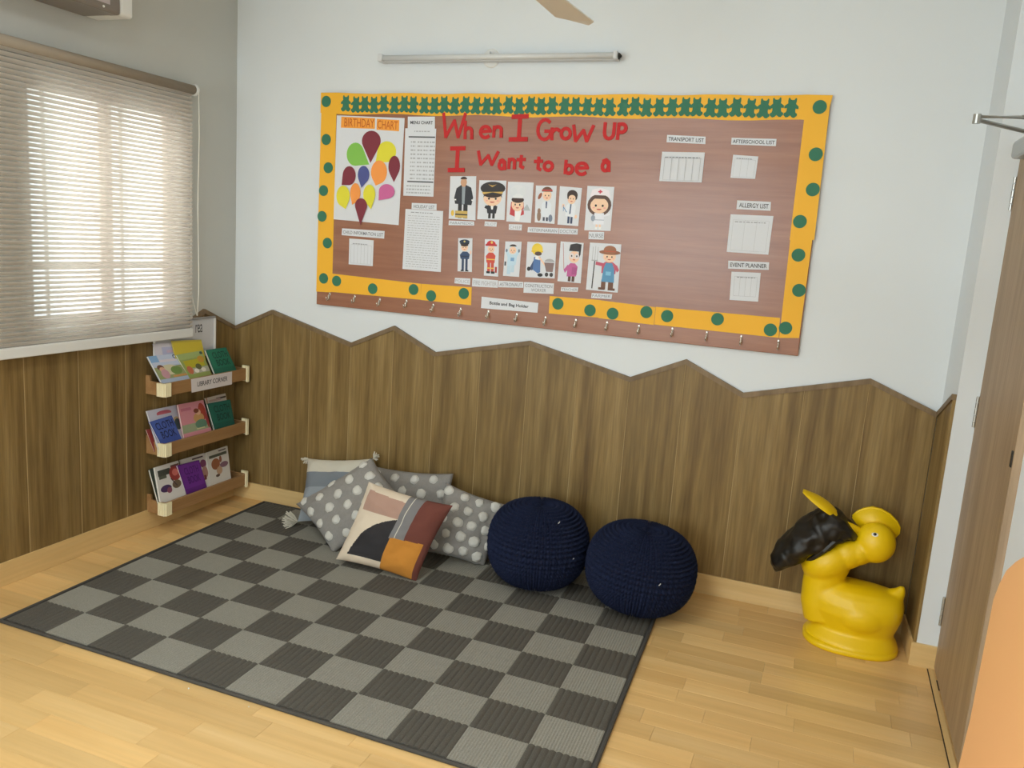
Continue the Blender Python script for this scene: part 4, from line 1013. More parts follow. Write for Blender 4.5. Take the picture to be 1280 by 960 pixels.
sl = thing('shelf_label', (DPT, -0.27, ZL[0]), 'white paper strip reading LIBRARY CORNER on top ledge', 'sign')
obj('sheet', lq.slab(0.0, 0.0008), mat('label_paper', rgb(222, 214, 212), 0.6), sl)
lettering('printed_title', lq, 'LIBRARY CORNER', (0.14, 0.36, 0.88, 0.72), sl, h=0.0011, bold=0.01)

PAGES = mat('book_pages', rgb(232, 226, 212), 0.8)
def book(pts, zrest, xb, xt, color, label, shapes=(), text=None, tcol=(40, 40, 60), thick=0.010, trect=(.12, .2, .9, .8), drop=0.0):
    """pts: visible BL, BR, TR, TL of the cover (on a leaning plane); extended down to its shelf"""
    c = [Vector(p) for p in pts]
    # extend bottom edge to the shelf board height
    out = []
    for lo, hi in ((c[0], c[3]), (c[1], c[2])):
        d = lo - hi
        k = (hi.z - zrest) / max(1e-4, hi.z - lo.z)
        e_ = hi + d * k; e_.x = min(e_.x, 0.112); out.append(e_)
    pn = (out[1] - out[0]).cross(c[3] - out[0]).normalized()
    c[2] = c[2] - pn * (c[2] - out[0]).dot(pn)          # keep the cover flat
    q = Quad(out[0], out[1], c[2], c[3], facing=(1, -0.6, 0.2))
    t = thing('picture_book', (q.c[0] + q.c[1]) / 2, label, 'book', 'picture books on the ledges')
    cm = ink(color)
    obj('front_cover', q.slab(-0.0012, 0.0), cm, t)
    qi = q.sub(0.015, 0.012, 0.985, 0.988); obj('page_block', qi.slab(-thick + 0.0012, -0.0012), PAGES, t)
    obj('back_cover', q.slab(-thick, -thick + 0.0012), cm, t)
    # visible cover area: v from vis0 to 1
    v0 = (c[0].z - zrest) / (c[3].z - zrest)
    vq = q.sub(0, v0, 1, 1)
    if shapes: printed('cover_print', vq, list(shapes), t, h=0.0003, step=0.00008)
    if text: lettering('cover_title', vq, text, trect, t, m=ink(tcol), h=0.0014, bold=0.012)
    return t
def bq(cr_pts, xs):
    return cr_pts
z1, z2, z3 = ZL[0] + 0.016, ZL[1] + 0.016, ZL[2] + 0.016
SKIN = (214, 168, 140)
# top ledge
book([(0.0980, -0.6530, 0.7760), (0.0980, -0.4680, 0.7760), (0.0500, -0.5150, 0.8860), (0.0500, -0.6900, 0.8910)], z1, 0, 0, (176, 190, 212), 'pale blue picture book with child and garden, leaning on top ledge',
     [(rc(0, .55, 1, 1), (190, 200, 222)), (rc(0, .72, .3, 1), (132, 170, 210)), (rc(.3, .70, .95, .80), (214, 206, 216)), (rc(0, 0, 1, .5), (150, 158, 108)), (ell(.5, .36, .34, .22), (206, 200, 168)), (ell(.72, .3, .2, .18), (112, 142, 74)), (ell(.22, .48, .12, .12), (110, 74, 54)), (ell(.25, .40, .1, .1), SKIN), (ell(.28, .2, .14, .2), (196, 150, 160)), (rc(.5, .02, .98, .1), (202, 150, 90)), (ell(.92, .88, .07, .09), (70, 84, 110)), (ell(.92, .88, .04, .05), (190, 200, 222))])
book([(0.0500, -0.6180, 0.8180), (0.0500, -0.3750, 0.8120), (0.0360, -0.3880, 0.9340), (0.0360, -0.6380, 0.9450)], z1, 0, 0, (212, 208, 218), 'white and lilac book behind the pale blue one',
     [(rc(.18, .55, .85, .85), (182, 184, 214)), (rc(.3, .62, .7, .72), (206, 180, 200)), (ell(.93, .55, .06, .14), (40, 40, 46)), (ell(.93, .55, .03, .07), (212, 208, 218))], thick=0.007)
book([(0.0620, -0.5180, 0.8550), (0.0620, -0.3110, 0.8490), (0.0460, -0.3230, 0.9390), (0.0460, -0.5290, 0.9520)], z1, 0, 0, (206, 186, 60), 'plain mustard yellow book standing behind the others on top ledge', [(rc(0, .9, 1, 1), (188, 170, 70))], thick=0.006)
book([(0.1060, -0.4710, 0.7770), (0.1060, -0.3080, 0.7770), (0.0660, -0.3400, 0.8860), (0.0660, -0.5190, 0.8820)], z1, 0, 0, (150, 164, 92), 'yellow green picture book in the middle of top ledge',
     [(rc(0, .72, 1, 1), (158, 176, 110)), (rc(.1, .3, .9, .66), (184, 174, 44)), (ell(.82, .62, .14, .16), (196, 150, 60)), (rc(.15, 0, 1, .26), (176, 176, 156)), (ell(.2, .2, .12, .2), (190, 110, 80)), (ell(.6, .3, .12, .14), (96, 96, 60)), (ell(.45, .12, .1, .1), (230, 226, 216)), (ell(.75, .12, .1, .1), (226, 220, 206)), (ell(.93, .9, .06, .07), (60, 80, 70))])
book([(0.1080, -0.2830, 0.7780), (0.1080, -0.1160, 0.7840), (0.0660, -0.1520, 0.8840), (0.0660, -0.3100, 0.8850)], z1, 0, 0, (30, 104, 84), 'green cloth book at the right end of top ledge', [(rc(.04, .05, .96, .95), (36, 116, 92))], text='CLOTH\nBOOK', tcol=(22, 62, 54), trect=(.2, .15, .9, .85), thick=0.014)
# middle ledge
book([(0.0840, -0.6790, 0.4780), (0.0840, -0.4890, 0.4650), (0.0340, -0.4830, 0.6160), (0.0340, -0.6840, 0.6180)], z2, 0, 0, (196, 194, 208), 'white picture book with red crest behind blue cloth book',
     [(ell(.52, .84, .24, .07, 0, 180, 12), (176, 84, 100)), (rc(.28, .78, .78, .84), (186, 96, 110)), (ell(.88, .52, .1, .09), (190, 168, 130)), (ell(.9, .34, .12, .2), (74, 84, 84))], thick=0.008)
book([(0.1040, -0.6690, 0.4750), (0.1040, -0.5230, 0.4570), (0.0680, -0.5530, 0.5780), (0.0680, -0.7010, 0.5700)], z2, 0, 0, (62, 84, 160), 'blue cloth book leaning on middle ledge', [(rc(.04, .04, .96, .96), (72, 96, 172))], text='CLOTH\nBOOK', tcol=(24, 28, 66), trect=(.14, .02, .92, .86), thick=0.009)
book([(0.1040, -0.5040, 0.4740), (0.1040, -0.3050, 0.4690), (0.0560, -0.3170, 0.6170), (0.0560, -0.4990, 0.6220)], z2, 0, 0, (206, 138, 148), 'pink picture book with red haired figure on middle ledge',
     [(rc(0, 0, 1, .28), (150, 160, 128)), (rc(.06, .74, .45, .84), (190, 112, 130)), (ell(.84, .62, .14, .3), (160, 62, 48)), (ell(.66, .42, .2, .18), (196, 150, 96)), (ell(.68, .62, .10, .10), SKIN), (ell(.62, .68, .1, .08), (120, 60, 40)), (ell(.7, .2, .22, .16), (92, 128, 106)), (ell(.95, .3, .05, .3), (150, 60, 60)), (rc(.5, .04, .8, .08), (200, 196, 150))])
book([(0.0980, -0.2840, 0.4730), (0.0980, -0.1440, 0.4730), (0.0460, -0.1290, 0.6230), (0.0460, -0.2890, 0.6210)], z2, 0, 0, (206, 196, 186), 'cream book behind green cloth book on middle ledge', [(rc(.5, .86, .98, .92), (70, 62, 60)), (rc(.12, .82, .7, .9), (186, 160, 150)), (rc(.0, 0, .08, 1), (190, 150, 130))], thick=0.007)
book([(0.1100, -0.2860, 0.4790), (0.1100, -0.1220, 0.4840), (0.0740, -0.1260, 0.5910), (0.0740, -0.3060, 0.5970)], z2, 0, 0, (24, 88, 76), 'green cloth book on the middle ledge beside pink book', [(rc(.04, .05, .96, .95), (28, 98, 84))], text='CLOTH\nBOOK', tcol=(16, 52, 48), trect=(.2, .15, .9, .85), thick=0.010)
book([(0.0600, -0.6870, 0.4680), (0.0600, -0.6480, 0.4660), (0.0500, -0.6680, 0.5270), (0.0500, -0.7060, 0.5310)], z2, 0, 0, (150, 62, 60), 'dark red book end peeking out at left of middle ledge', [], thick=0.005)
# lowest ledge
book([(0.1020, -0.6640, 0.1790), (0.1020, -0.4930, 0.1700), (0.0500, -0.4910, 0.3240), (0.0500, -0.6530, 0.3250)], z3, 0, 0, (216, 212, 206), 'white picture book with dark red and purple figures at left of lowest ledge',
     [(rc(.08, .66, .58, .86), (66, 70, 62)), (rc(.1, .56, .4, .66), (86, 90, 78)), (ell(.76, .64, .24, .26), (150, 56, 52)), (ell(.76, .66, .12, .12), (204, 110, 100)), (rc(.62, .86, .98, .92), (110, 70, 66)), (ell(.3, .22, .22, .12), (74, 50, 92)), (ell(.42, .14, .1, .1), (140, 80, 100)), (ell(.74, .26, .18, .14), (110, 92, 70)), (ln(.55, .5, .75, .2, .04), (80, 60, 60))])
book([(0.0800, -0.6710, 0.1840), (0.0800, -0.6180, 0.1820), (0.0380, -0.6260, 0.3190), (0.0380, -0.6740, 0.3180)], z3, 0, 0, (46, 56, 46), 'dark green book tucked behind the white one on lowest ledge', [], thick=0.010)
book([(0.0920, -0.4770, 0.1710), (0.0920, -0.3030, 0.1630), (0.0400, -0.2850, 0.3180), (0.0400, -0.4660, 0.3200)], z3, 0, 0, (214, 208, 202), 'white picture book behind purple cloth book on lowest ledge',
     [(rc(.45, .88, .9, .93), (80, 60, 66)), (ell(.86, .66, .13, .14), (130, 70, 100)), (ell(.88, .36, .12, .2), (176, 132, 120)), (rc(.8, .1, .9, .26), (120, 60, 60))], thick=0.008)
book([(0.1060, -0.4930, 0.1700), (0.1060, -0.3420, 0.1730), (0.0660, -0.3590, 0.2990), (0.0660, -0.5170, 0.3060)], z3, 0, 0, (98, 38, 128), 'purple cloth book in the middle of lowest ledge', [(rc(.04, .04, .96, .96), (110, 44, 142))], text='CLOTH\nBOOK', tcol=(78, 26, 108), trect=(.2, .2, .85, .85), thick=0.010)
book([(0.1000, -0.3040, 0.1750), (0.1000, -0.1370, 0.1830), (0.0460, -0.1100, 0.3210), (0.0460, -0.2820, 0.3180)], z3, 0, 0, (212, 206, 196), 'cream picture book with brown animals at right of lowest ledge',
     [(rc(.1, .74, .92, .84), (84, 88, 74)), (rc(.55, .90, .9, .94), (90, 70, 66)), (ell(.36, .5, .2, .2), (150, 92, 60)), (ell(.6, .62, .06, .12), (140, 84, 60)), (ell(.74, .4, .2, .1), (130, 96, 110)), (ell(.5, .24, .14, .14), (186, 150, 120)), (ell(.4, .08, .1, .05), (90, 70, 60))])

# ================================================================== CUSHIONS
class Pillow:
    def __init__(self, tl, tr, br, bl, T, facing=(0.25, -1, 0.35), seed=0, n=44, pinch=0.07):
        self.q = Quad(bl, br, tr, tl, facing=facing); self.T = T; self.n = n; self.seed = seed; self.pinch = pinch
    def pt(self, u, v, side, extra=0.0):
        a, b = 2 * u - 1, 2 * v - 1
        # edges drawn in between pointed corners
        uu = 0.5 + (a * (1 - self.pinch * (1 - b * b) ** 1.0)) / 2
        vv = 0.5 + (b * (1 - self.pinch * (1 - a * a) ** 1.0)) / 2
        f = max(0.0, (1 - a ** 4) * (1 - b ** 4))
        h = self.T * f ** 0.55
        p = self.q.p(uu, vv, 0)
        nz = noise.noise(Vector((u * 4 + self.seed * 3.1, v * 4, self.seed))) * 0.016 * f + noise.noise(Vector((u * 11, v * 11 + self.seed, 2.0))) * 0.004
        if side < 0: h *= 0.6
        r = p + self.q.n * (side * (h + nz * (1 if side > 0 else .5)) + extra * side)
        r.z = max(r.z, 0.0135); r.y = min(r.y, -0.02)
        return r
    def normal(self, u, v, side=1):
        e = 0.01
        a = self.pt(min(1, u + e), v, side) - self.pt(max(0, u - e), v, side); b = self.pt(u, min(1, v + e), side) - self.pt(u, max(0, v - e), side)
        n = a.cross(b).normalized()
        if n.dot(self.q.n) * side < 0: n = -n
        return n
    def geo(self, side=0, region=None):
        n = self.n; V = []; Fc = []; idx = {}
        def vid(i, j, s):
            if s < 0 and (i in (0, n) or j in (0, n)) and side == 0: s = 1
            key = (i, j, s)
            if key not in idx: idx[key] = len(V); V.append(self.pt(i / n, j / n, s))
            return idx[key]
        for s in ((1, -1) if side == 0 else (side,)):
            for i in range(n):
                for j in range(n):
                    if region and not region((i + .5) / n, (j + .5) / n): continue
                    f_ = (vid(i, j, s), vid(i + 1, j, s), vid(i + 1, j + 1, s), vid(i, j + 1, s))
                    Fc.append(f_ if s > 0 else f_[::-1])
        return V, Fc
GREYC = mat('grey_cotton', rgb(140, 136, 131), 0.95, bump=0.35, bump_scale=260, var=0.06, var_scale=90, sheen=0.1)
TUFT = mat('white_tuft_yarn', rgb(226, 223, 214), 0.95, bump=0.7, bump_scale=240)
def tuft_mesh(seed):
    rnd = random.Random(seed)
    bm = bmesh.new(); c = bm.verts.new((0, 0, 0.007)); rings = []
    nseg = 16
    wob = [1 + rnd.uniform(-0.10, 0.10) for _ in range(nseg)]
    for r, h in ((0.5, 0.0068), (0.85, 0.0045), (1.0, -0.003)):
        rings.append([bm.verts.new((r * wob[k] * math.cos(2 * PI * k / nseg), r * wob[k] * math.sin(2 * PI * k / nseg), h + rnd.uniform(-.0008, .0008) * (h > 0))) for k in range(nseg)])
    for k in range(nseg):
        k2 = (k + 1) % nseg
        bm.faces.new((c, rings[0][k], rings[0][k2]))
        for a, b in zip(rings[:-1], rings[1:]): bm.faces.new((a[k], b[k], b[k2], a[k2]))
    return bm
tufts = []
def dotted(P, label, name='polka_dot_cushion', r=0.0245, rows=5, cols=4, seed=1):
    base = (P.q.c[0] + P.q.c[1]) / 2
    t = thing(name, base, label, 'cushion', 'grey polka dot cushions')
    obj('cover', P.geo(), GREYC, t, smooth=True)
    rnd = random.Random(seed)
    for j in range(rows):
        for i in range(cols):
            u = (i + 0.5 + (0.25 if j % 2 else -0.25)) / cols + rnd.uniform(-.012, .012); v = (j + 0.5) / rows + rnd.uniform(-.012, .012)
            if not (0.045 < u < 0.955 and 0.045 < v < 0.955): continue
            p = P.pt(u, v, 1); nn_ = P.normal(u, v)
            rot = nn_.to_track_quat('Z', 'Y').to_euler()
            s_ = r * rnd.uniform(0.92, 1.12)
            k = rnd.randrange(3)
            if len(tufts) < 3:
                k = len(tufts)
                o = obj('dot', tuft_mesh(k), TUFT, t, shift=False, smooth=True); tufts.append(o)
                o.location = p - ORIGIN[t.name]; o.rotation_euler = rot; o.scale = (s_, s_, 1)
            else: share(tufts[k], t, p, rot, (s_, s_, 1), name='dot')
    return t
def tassel(name, P0, d, n, length, m, parent, spread=0.5, r=0.0016):
    bm = bmesh.new(); P0 = Vector(P0); d = Vector(d).normalized()
    for k in range(n):
        v = Vector((random.uniform(-1, 1), random.uniform(-1, 1), random.uniform(-1, 1))) * spread
        e = (d + v).normalized() * length * random.uniform(.7, 1.1)
        mid = P0 + e * 0.5 + Vector((random.uniform(-.2, .2), random.uniform(-.2, .2), random.uniform(-.2, .2))) * length * .3
        q = P0 + e; q.z = max(q.z, 0.013); mid.z = max(mid.z, 0.014)
        tube(bm, [P0, mid, q], [r, r * 1.2, r * 1.5], 5)
    return obj(name, bm, m, parent)

# striped cushion at the back left
P1 = Pillow((0.5540, -0.0750, 0.3210), (0.9590, -0.0750, 0.3860), (1.0340, -0.2200, 0.0800), (0.6330, -0.2700, 0.0360), 0.055, seed=3)
st = thing('striped_cushion', (P1.q.c[0] + P1.q.c[1]) / 2, 'cream and blue grey striped cushion with tassels, leaning at the back left', 'cushion')
CREAMC = mat('cream_cotton', rgb(206, 200, 184), 0.95, bump=0.4, bump_scale=240)
BLUEC = mat('blue_grey_cotton', rgb(122, 128, 134), 0.95, bump=0.4, bump_scale=240)
PALEC = mat('pale_blue_cotton', rgb(148, 154, 160), 0.95, bump=0.4, bump_scale=240)
obj('back_cover', P1.geo(-1), CREAMC, st, smooth=True)
for nm, lo, hi, mm in (('cream_band', .76, 1.01, CREAMC), ('blue_grey_band', .50, .76, BLUEC), ('pale_band', -.01, .50, PALEC)):
    obj(nm, P1.geo(1, lambda u, v, lo=lo, hi=hi: lo <= v < hi), mm, st, smooth=True)
for (u, v, d) in ((0, 0, (-.9, -.5, .2)), (1, 1, (.3, -.1, .3)), (0, 1, (-.5, -.2, -.6))):
    tassel('tassel', P1.pt(u, v, 1), d, 46 if v == 0 else 18, 0.075 if v == 0 else 0.035, CREAMC, st, spread=0.75, r=0.0022)
# dotted cushions
P3 = Pillow((0.9660, -0.0750, 0.3440), (1.4220, -0.0750, 0.3810), (1.4710, -0.2000, 0.0330), (1.0170, -0.2000, -0.0080), 0.05, seed=9)
dotted(P3, 'grey polka dot cushion in the middle, propped flat against the wall', seed=4)
P2 = Pillow((1.0420, -0.2350, 0.4400), (1.3340, -0.3700, 0.2810), (0.9800, -0.4700, -0.0000), (0.6560, -0.3200, 0.1510), 0.06, seed=5)
dotted(P2, 'grey polka dot cushion tilted on its corner at the left', seed=2)
P4 = Pillow((1.4340, -0.1900, 0.3670), (1.7540, -0.1150, 0.2840), (1.6900, -0.2500, -0.0040), (1.4350, -0.3600, 0.0640), 0.055, seed=11)
dotted(P4, 'grey polka dot cushion at right next to the navy pouf', rows=5, cols=4, seed=8)
# colour block cushion in front
P5 = Pillow((1.1590, -0.4600, 0.3930), (1.5960, -0.4500, 0.3520), (1.4930, -0.5800, 0.0100), (1.0810, -0.6000, 0.0380), 0.055, seed=7, n=110, pinch=0.06)
cbk = thing('colour_block_cushion', (P5.q.c[0] + P5.q.c[1]) / 2, 'patchwork cushion with black, pink, rust and mustard patches in front of the others', 'cushion')
def in_black(u, v): return v < .70 and u < .66 and v > .10 and u > .13 and ((u - .66) / .53) ** 2 + ((v - .08) / .60) ** 2 < 1
def reg(u, v):
    if u > .55 and v < .43 + .06 * (u - .55): return 'mustard_patch' if u < .95 else 'rust_patch'
    if u > .72 and v >= .42: return 'rust_patch'
    if u > .54 and v >= .42: return 'stitch_line' if abs(u - .605) < .008 else 'slate_stripe'
    if in_black(u, v): return 'black_patch'
    if v > .67 and .07 < u and v < .93 - .05 * u: return 'pink_patch'
    return 'cream_ground'
PM = {'rust_patch': mat('rust_cotton', rgb(108, 60, 50), 0.95, bump=0.4, bump_scale=240), 'mustard_patch': mat('mustard_cotton', rgb(192, 128, 48), 0.95, bump=0.4, bump_scale=240),
      'stitch_line': CREAMC, 'slate_stripe': mat('slate_cotton', rgb(122, 120, 120), 0.95, bump=0.4, bump_scale=240), 'black_patch': mat('black_cotton', rgb(46, 44, 46), 0.95, bump=0.4, bump_scale=240),
      'pink_patch': mat('dusty_pink_cotton', rgb(176, 142, 126), 0.95, bump=0.4, bump_scale=240), 'cream_ground': mat('ivory_cotton', rgb(216, 200, 178), 0.95, bump=0.4, bump_scale=240)}
obj('back_cover', P5.geo(-1), PM['rust_patch'], cbk, smooth=True)
for nm, mm in PM.items():
    obj(nm, P5.geo(1, lambda u, v, nm=nm: reg(u, v) == nm), mm, cbk, smooth=True)

# ================================================================== POUFS
NAVY = mat('navy_knit', rgb(27, 34, 58), 0.95, bump=0.5, bump_scale=300, sheen=0.0, spec=0.2)
def pouf_geo(a, b, ncol=52, nrow=30, cu=8, rv=7, A=0.020):
    V = []; Fc = []
    nu = ncol * cu; nv = nrow * rv
    for j in range(nv + 1):
        t_ = -PI / 2 + PI * j / nv
        ct, st_ = math.cos(t_), math.sin(t_)
        r = a * abs(ct) ** 0.72; z = b * (1 if st_ > 0 else -1) * abs(st_) ** 0.88
        z -= 0.018 * math.exp(-((r / (0.2 * a)) ** 2)) * (1 if st_ > 0 else -1)
        for i in range(nu):
            u = i / cu
            fu = u - math.floor(u)
            ph = j / rv + abs(fu - 0.5) * 1.1
            d = A * (abs(math.sin(2 * PI * fu)) ** 0.6 * (0.55 + 0.45 * math.cos(2 * PI * ph)) - 0.5) * min(1, abs(ct) ** 0.5 * 1.3)
            th = 2 * PI * i / nu
            nx = ct * math.cos(th); ny = ct * math.sin(th); nz_ = st_
            V.append((r * math.cos(th) + nx * d, r * math.sin(th) + ny * d, max(-b + 0.002, z + nz_ * d)))
    for j in range(nv):
        for i in range(nu):
            i2 = (i + 1) % nu
            Fc.append((j * nu + i, j * nu + i2, (j + 1) * nu + i2, (j + 1) * nu + i))
    return V, Fc
LINT = mat('white_lint', rgb(226, 226, 220), 0.9)
def lint(parent, p, s=0.004):
    bm = bmesh.new(); p = Vector(p)
    tube(bm, [p + Vector((-s, 0, -s)), p + Vector((0, -s * .4, 0)), p + Vector((s * .6, 0, s * 1.4))], s * .4, 5)
    return obj('lint', bm, LINT, parent)
pa, pb = 0.227, 0.192
p1 = thing('knitted_pouf', (1.973, -0.310, 0.012), 'taller navy knitted pouf standing beside the polka dot cushion', 'pouf', 'navy knitted poufs')
k1 = obj('knit_cover', pouf_geo(pa, pb), NAVY, p1, smooth=True, shift=False)
k1.location = (0, 0, pb - 0.002)
p2 = thing('knitted_pouf', (2.460, -0.345, 0.012), 'lower navy knitted pouf at the rug corner beside the baseboard', 'pouf', 'navy knitted poufs')
k2 = share(k1, p2, (2.460, -0.345, 0.190), rot=(math.radians(2), math.radians(4), 0.6), scale=(1.03, 1.03, 0.95), name='knit_cover')
k2.location.z = 0.188
lint(p1, (2.1180, -0.4900, 0.3820)); lint(p1, (2.1950, -0.4900, 0.2340), .0025)
lint(p2, (2.5840, -0.5600, 0.2280))

# ================================================================== DUCK BIN
YD = -0.195
DUCK = mat('yellow_fibreglass', rgb(236, 196, 4), 0.42, bump=0.05, bump_scale=20, coat=0.05)
duck = thing('duck_bin', (3.34, YD, 0), 'yellow duck shaped litter bin with open beak in the right corner', 'bin')
def ellipsoid(bm, c, r, seg=28, ring=18, rot=None):
    M = Matrix.Translation(Vector(c)) @ (rot.to_4x4() if rot else Matrix.Identity(4)) @ Matrix.Diagonal((r[0], r[1], r[2], 1))
    bmesh.ops.create_uvsphere(bm, u_segments=seg, v_segments=ring, radius=1.0, matrix=M)
bm = bmesh.new()
ry = lambda a: Matrix.Rotation(math.radians(a), 3, 'Y')
# trunk as a stack of horizontal egg sections (x0, x1, half depth) per height
SEC = [(0.012, 3.152, 3.522, 0.150), (0.034, 3.156, 3.518, 0.146), (0.052, 3.172, 3.506, 0.128), (0.072, 3.186, 3.498, 0.108), (0.11, 3.168, 3.510, 0.118), (0.15, 3.146, 3.522, 0.130), (0.19, 3.136, 3.524, 0.126), (0.222, 3.130, 3.516, 0.110), (0.244, 3.130, 3.500, 0.088), (0.258, 3.135, 3.44, 0.062), (0.264, 3.15, 3.38, 0.04)]
rings = []
for (z, x0, x1, hy) in SEC:
    cx, rx = (x0 + x1) / 2, (x1 - x0) / 2
    ring = []
    for k in range(36):
        a = 2 * PI * k / 36
        ex = math.copysign(abs(math.cos(a)) ** 0.85, math.cos(a)); ey = math.copysign(abs(math.sin(a)) ** 0.85, math.sin(a))
        wide = 1.0 - 0.22 * max(0, -ex)          # narrower breast
        ring.append(bm.verts.new((cx + rx * ex, YD + hy * ey * wide, z)))
    rings.append(ring)
for a, b in zip(rings[:-1], rings[1:]):
    for k in range(36): bm.faces.new((a[k], a[(k + 1) % 36], b[(k + 1) % 36], b[k]))
bm.faces.new(rings[0][::-1]); bm.faces.new(rings[-1])
# tail
tube(bm, [(3.455, YD, 0.200), (3.485, YD, 0.240), (3.500, YD, 0.262), (3.506, YD, 0.284)], [0.055, 0.036, 0.022, 0.009], 16, flat=(1.0, 1.0))
# neck up into the gaping lower beak
tube(bm, [(3.225, YD, 0.09), (3.206, YD, 0.16), (3.202, YD, 0.235), (3.206, YD, 0.285), (3.212, YD, 0.325)], [0.082, 0.083, 0.080, 0.083, 0.090], 28, flat=(1.0, 1.0))
ellipsoid(bm, (3.208, YD, 0.340), (0.112, 0.108, 0.082), rot=ry(-38))
ellipsoid(bm, (3.275, YD, 0.384), (0.085, 0.084, 0.068), rot=ry(-24)); ellipsoid(bm, (3.320, YD, 0.400), (0.06, 0.074, 0.058))
# head
ellipsoid(bm, (3.378, YD, 0.447), (0.080, 0.078, 0.084))

ellipsoid(bm, (3.318, YD, 0.415), (0.05, 0.064, 0.044))
# wing swelling
ellipsoid(bm, (3.36, YD - 0.075, 0.150), (0.10, 0.062, 0.072)); ellipsoid(bm, (3.36, YD + 0.075, 0.150), (0.10, 0.062, 0.072))
body = obj('body', bm, DUCK, duck, smooth=True)
rm = body.modifiers.new('remesh', 'REMESH'); rm.mode = 'VOXEL'; rm.voxel_size = 0.0055; rm.use_smooth_shade = True
sm = body.modifiers.new('smooth', 'SMOOTH'); sm.factor = 0.5; sm.iterations = 9
# plinth
bm = bmesh.new()
PR = [(0.0, 0.184, 0.150), (0.004, 0.187, 0.152), (0.016, 0.187, 0.152), (0.024, 0.182, 0.147), (0.026, 0.150, 0.118)]
rings = []
for z, rx, ry_ in PR:
    rings.append([bm.verts.new((3.336 + rx * math.copysign(abs(math.cos(a)) ** 0.8, math.cos(a)), YD + ry_ * math.copysign(abs(math.sin(a)) ** 0.8, math.sin(a)), z)) for a in [2 * PI * k / 48 for k in range(48)]])
for a, b in zip(rings[:-1], rings[1:]):
    for k in range(48): bm.faces.new((a[k], a[(k + 1) % 48], b[(k + 1) % 48], b[k]))
bm.faces.new(rings[0][::-1]); bm.faces.new(rings[-1])
obj('plinth', bm, DUCK, duck, smooth=True)
# crest: thick plate fanning over the head
out = [(3.2760, -0.1600, 0.5270), (3.2940, -0.1600, 0.5520), (3.3190, -0.1600, 0.5710), (3.3500, -0.1600, 0.5820), (3.3850, -0.1600, 0.5790), (3.4200, -0.1600, 0.5650), (3.4520, -0.1600, 0.5380), (3.4670, -0.1600, 0.5130), (3.4670, -0.1600, 0.4880), (3.4550, -0.1600, 0.4690), (3.4250, -0.1600, 0.4610), (3.3860, -0.1600, 0.4540), (3.3370, -0.1600, 0.4620), (3.3000, -0.1600, 0.5000)]
bm = bmesh.new(); prism(bm, out, (0.004, 0.03, 0))
bmesh.ops.recalc_face_normals(bm, faces=bm.faces[:])
bmesh.ops.bevel(bm, geom=[e for e in bm.edges if len(e.link_faces) == 2 and e.calc_face_angle(0) > 0.8], offset=0.006, segments=3, affect='EDGES')
obj('crest', bm, DUCK, duck, smooth=True)
# upper beak: thin raised scoop
A_ = Vector((3.0780, -0.1950, 0.6150)); B_ = Vector((3.2440, -0.1950, 0.5200))
bm = bmesh.new()
ax = (B_ - A_).normalized(); side = Vector((0, 1, 0)); up = ax.cross(side).normalized()
if up.z < 0: up = -up
L_ = (B_ - A_).length
nu_, nv_ = 16, 8
top = {}; bot = {}
for i in range(nu_ + 1):
    t_ = i / nu_
    w = 0.072 * max(0.0, math.sin(PI * (0.06 + 0.90 * t_))) ** 0.6
    for j in range(nv_ + 1):
        s_ = 2 * j / nv_ - 1
        th = 0.012 * math.sin(PI * (0.04 + 0.92 * t_)) ** 0.8
        c = A_ + ax * (L_ * t_) + side * (w * s_) + up * (0.016 * (1 - s_ * s_) * math.sin(PI * t_))
        top[i, j] = bm.verts.new(c + up * (th * (1 - s_ * s_) * .5 + .002)); bot[i, j] = bm.verts.new(c - up * (th * (1 - s_ * s_) * .5 + .002))
for i in range(nu_):
    for j in range(nv_):
        bm.faces.new((top[i, j], top[i + 1, j], top[i + 1, j + 1], top[i, j + 1])); bm.faces.new((bot[i, j], bot[i, j + 1], bot[i + 1, j + 1], bot[i + 1, j]))
for i in range(nu_):
    bm.faces.new((top[i, 0], bot[i, 0], bot[i + 1, 0], top[i + 1, 0])); bm.faces.new((top[i, nv_], top[i + 1, nv_], bot[i + 1, nv_], bot[i, nv_]))
for j in range(nv_):
    bm.faces.new((top[0, j], top[0, j + 1], bot[0, j + 1], bot[0, j])); bm.faces.new((top[nu_, j], bot[nu_, j], bot[nu_, j + 1], top[nu_, j + 1]))
obj('upper_beak', bm, DUCK, duck, smooth=True)
# palate joining beak and head inside the bag
bm = bmesh.new(); tube(bm, [B_ + Vector((-0.02, 0, 0.006)), B_ + Vector((0.02, 0, -0.02)), (3.325, YD, 0.478)], [0.008, 0.016, 0.02], 12); obj('beak_hinge', bm, DUCK, duck, smooth=True)
# eyes
hc_ = Vector((3.378, YD, 0.447))
for sgn in (-1, 1):
    e = Vector((3.3670, -0.2650, 0.5090)) if sgn < 0 else Vector((3.3670, -0.2650, 0.5090)) + Vector((0, 2 * (YD + 0.265), 0))
    dirv = (e - hc_).normalized(); pos = hc_ + dirv * 0.0755
    R3 = dirv.to_track_quat('Z', 'Y').to_matrix()
    bm = bmesh.new(); ellipsoid(bm, pos, (0.0150, 0.0115, 0.006), 16, 10, R3); eye = obj('eye', bm, mat('eye_white', rgb(228, 226, 214), 0.3), duck, smooth=True)
    bm = bmesh.new(); ellipsoid(bm, pos + dirv * 0.004, (0.0070, 0.0070, 0.0040), 12, 8, R3); obj('pupil', bm, mat('eye_black', rgb(20, 20, 20), 0.2), eye, smooth=True)

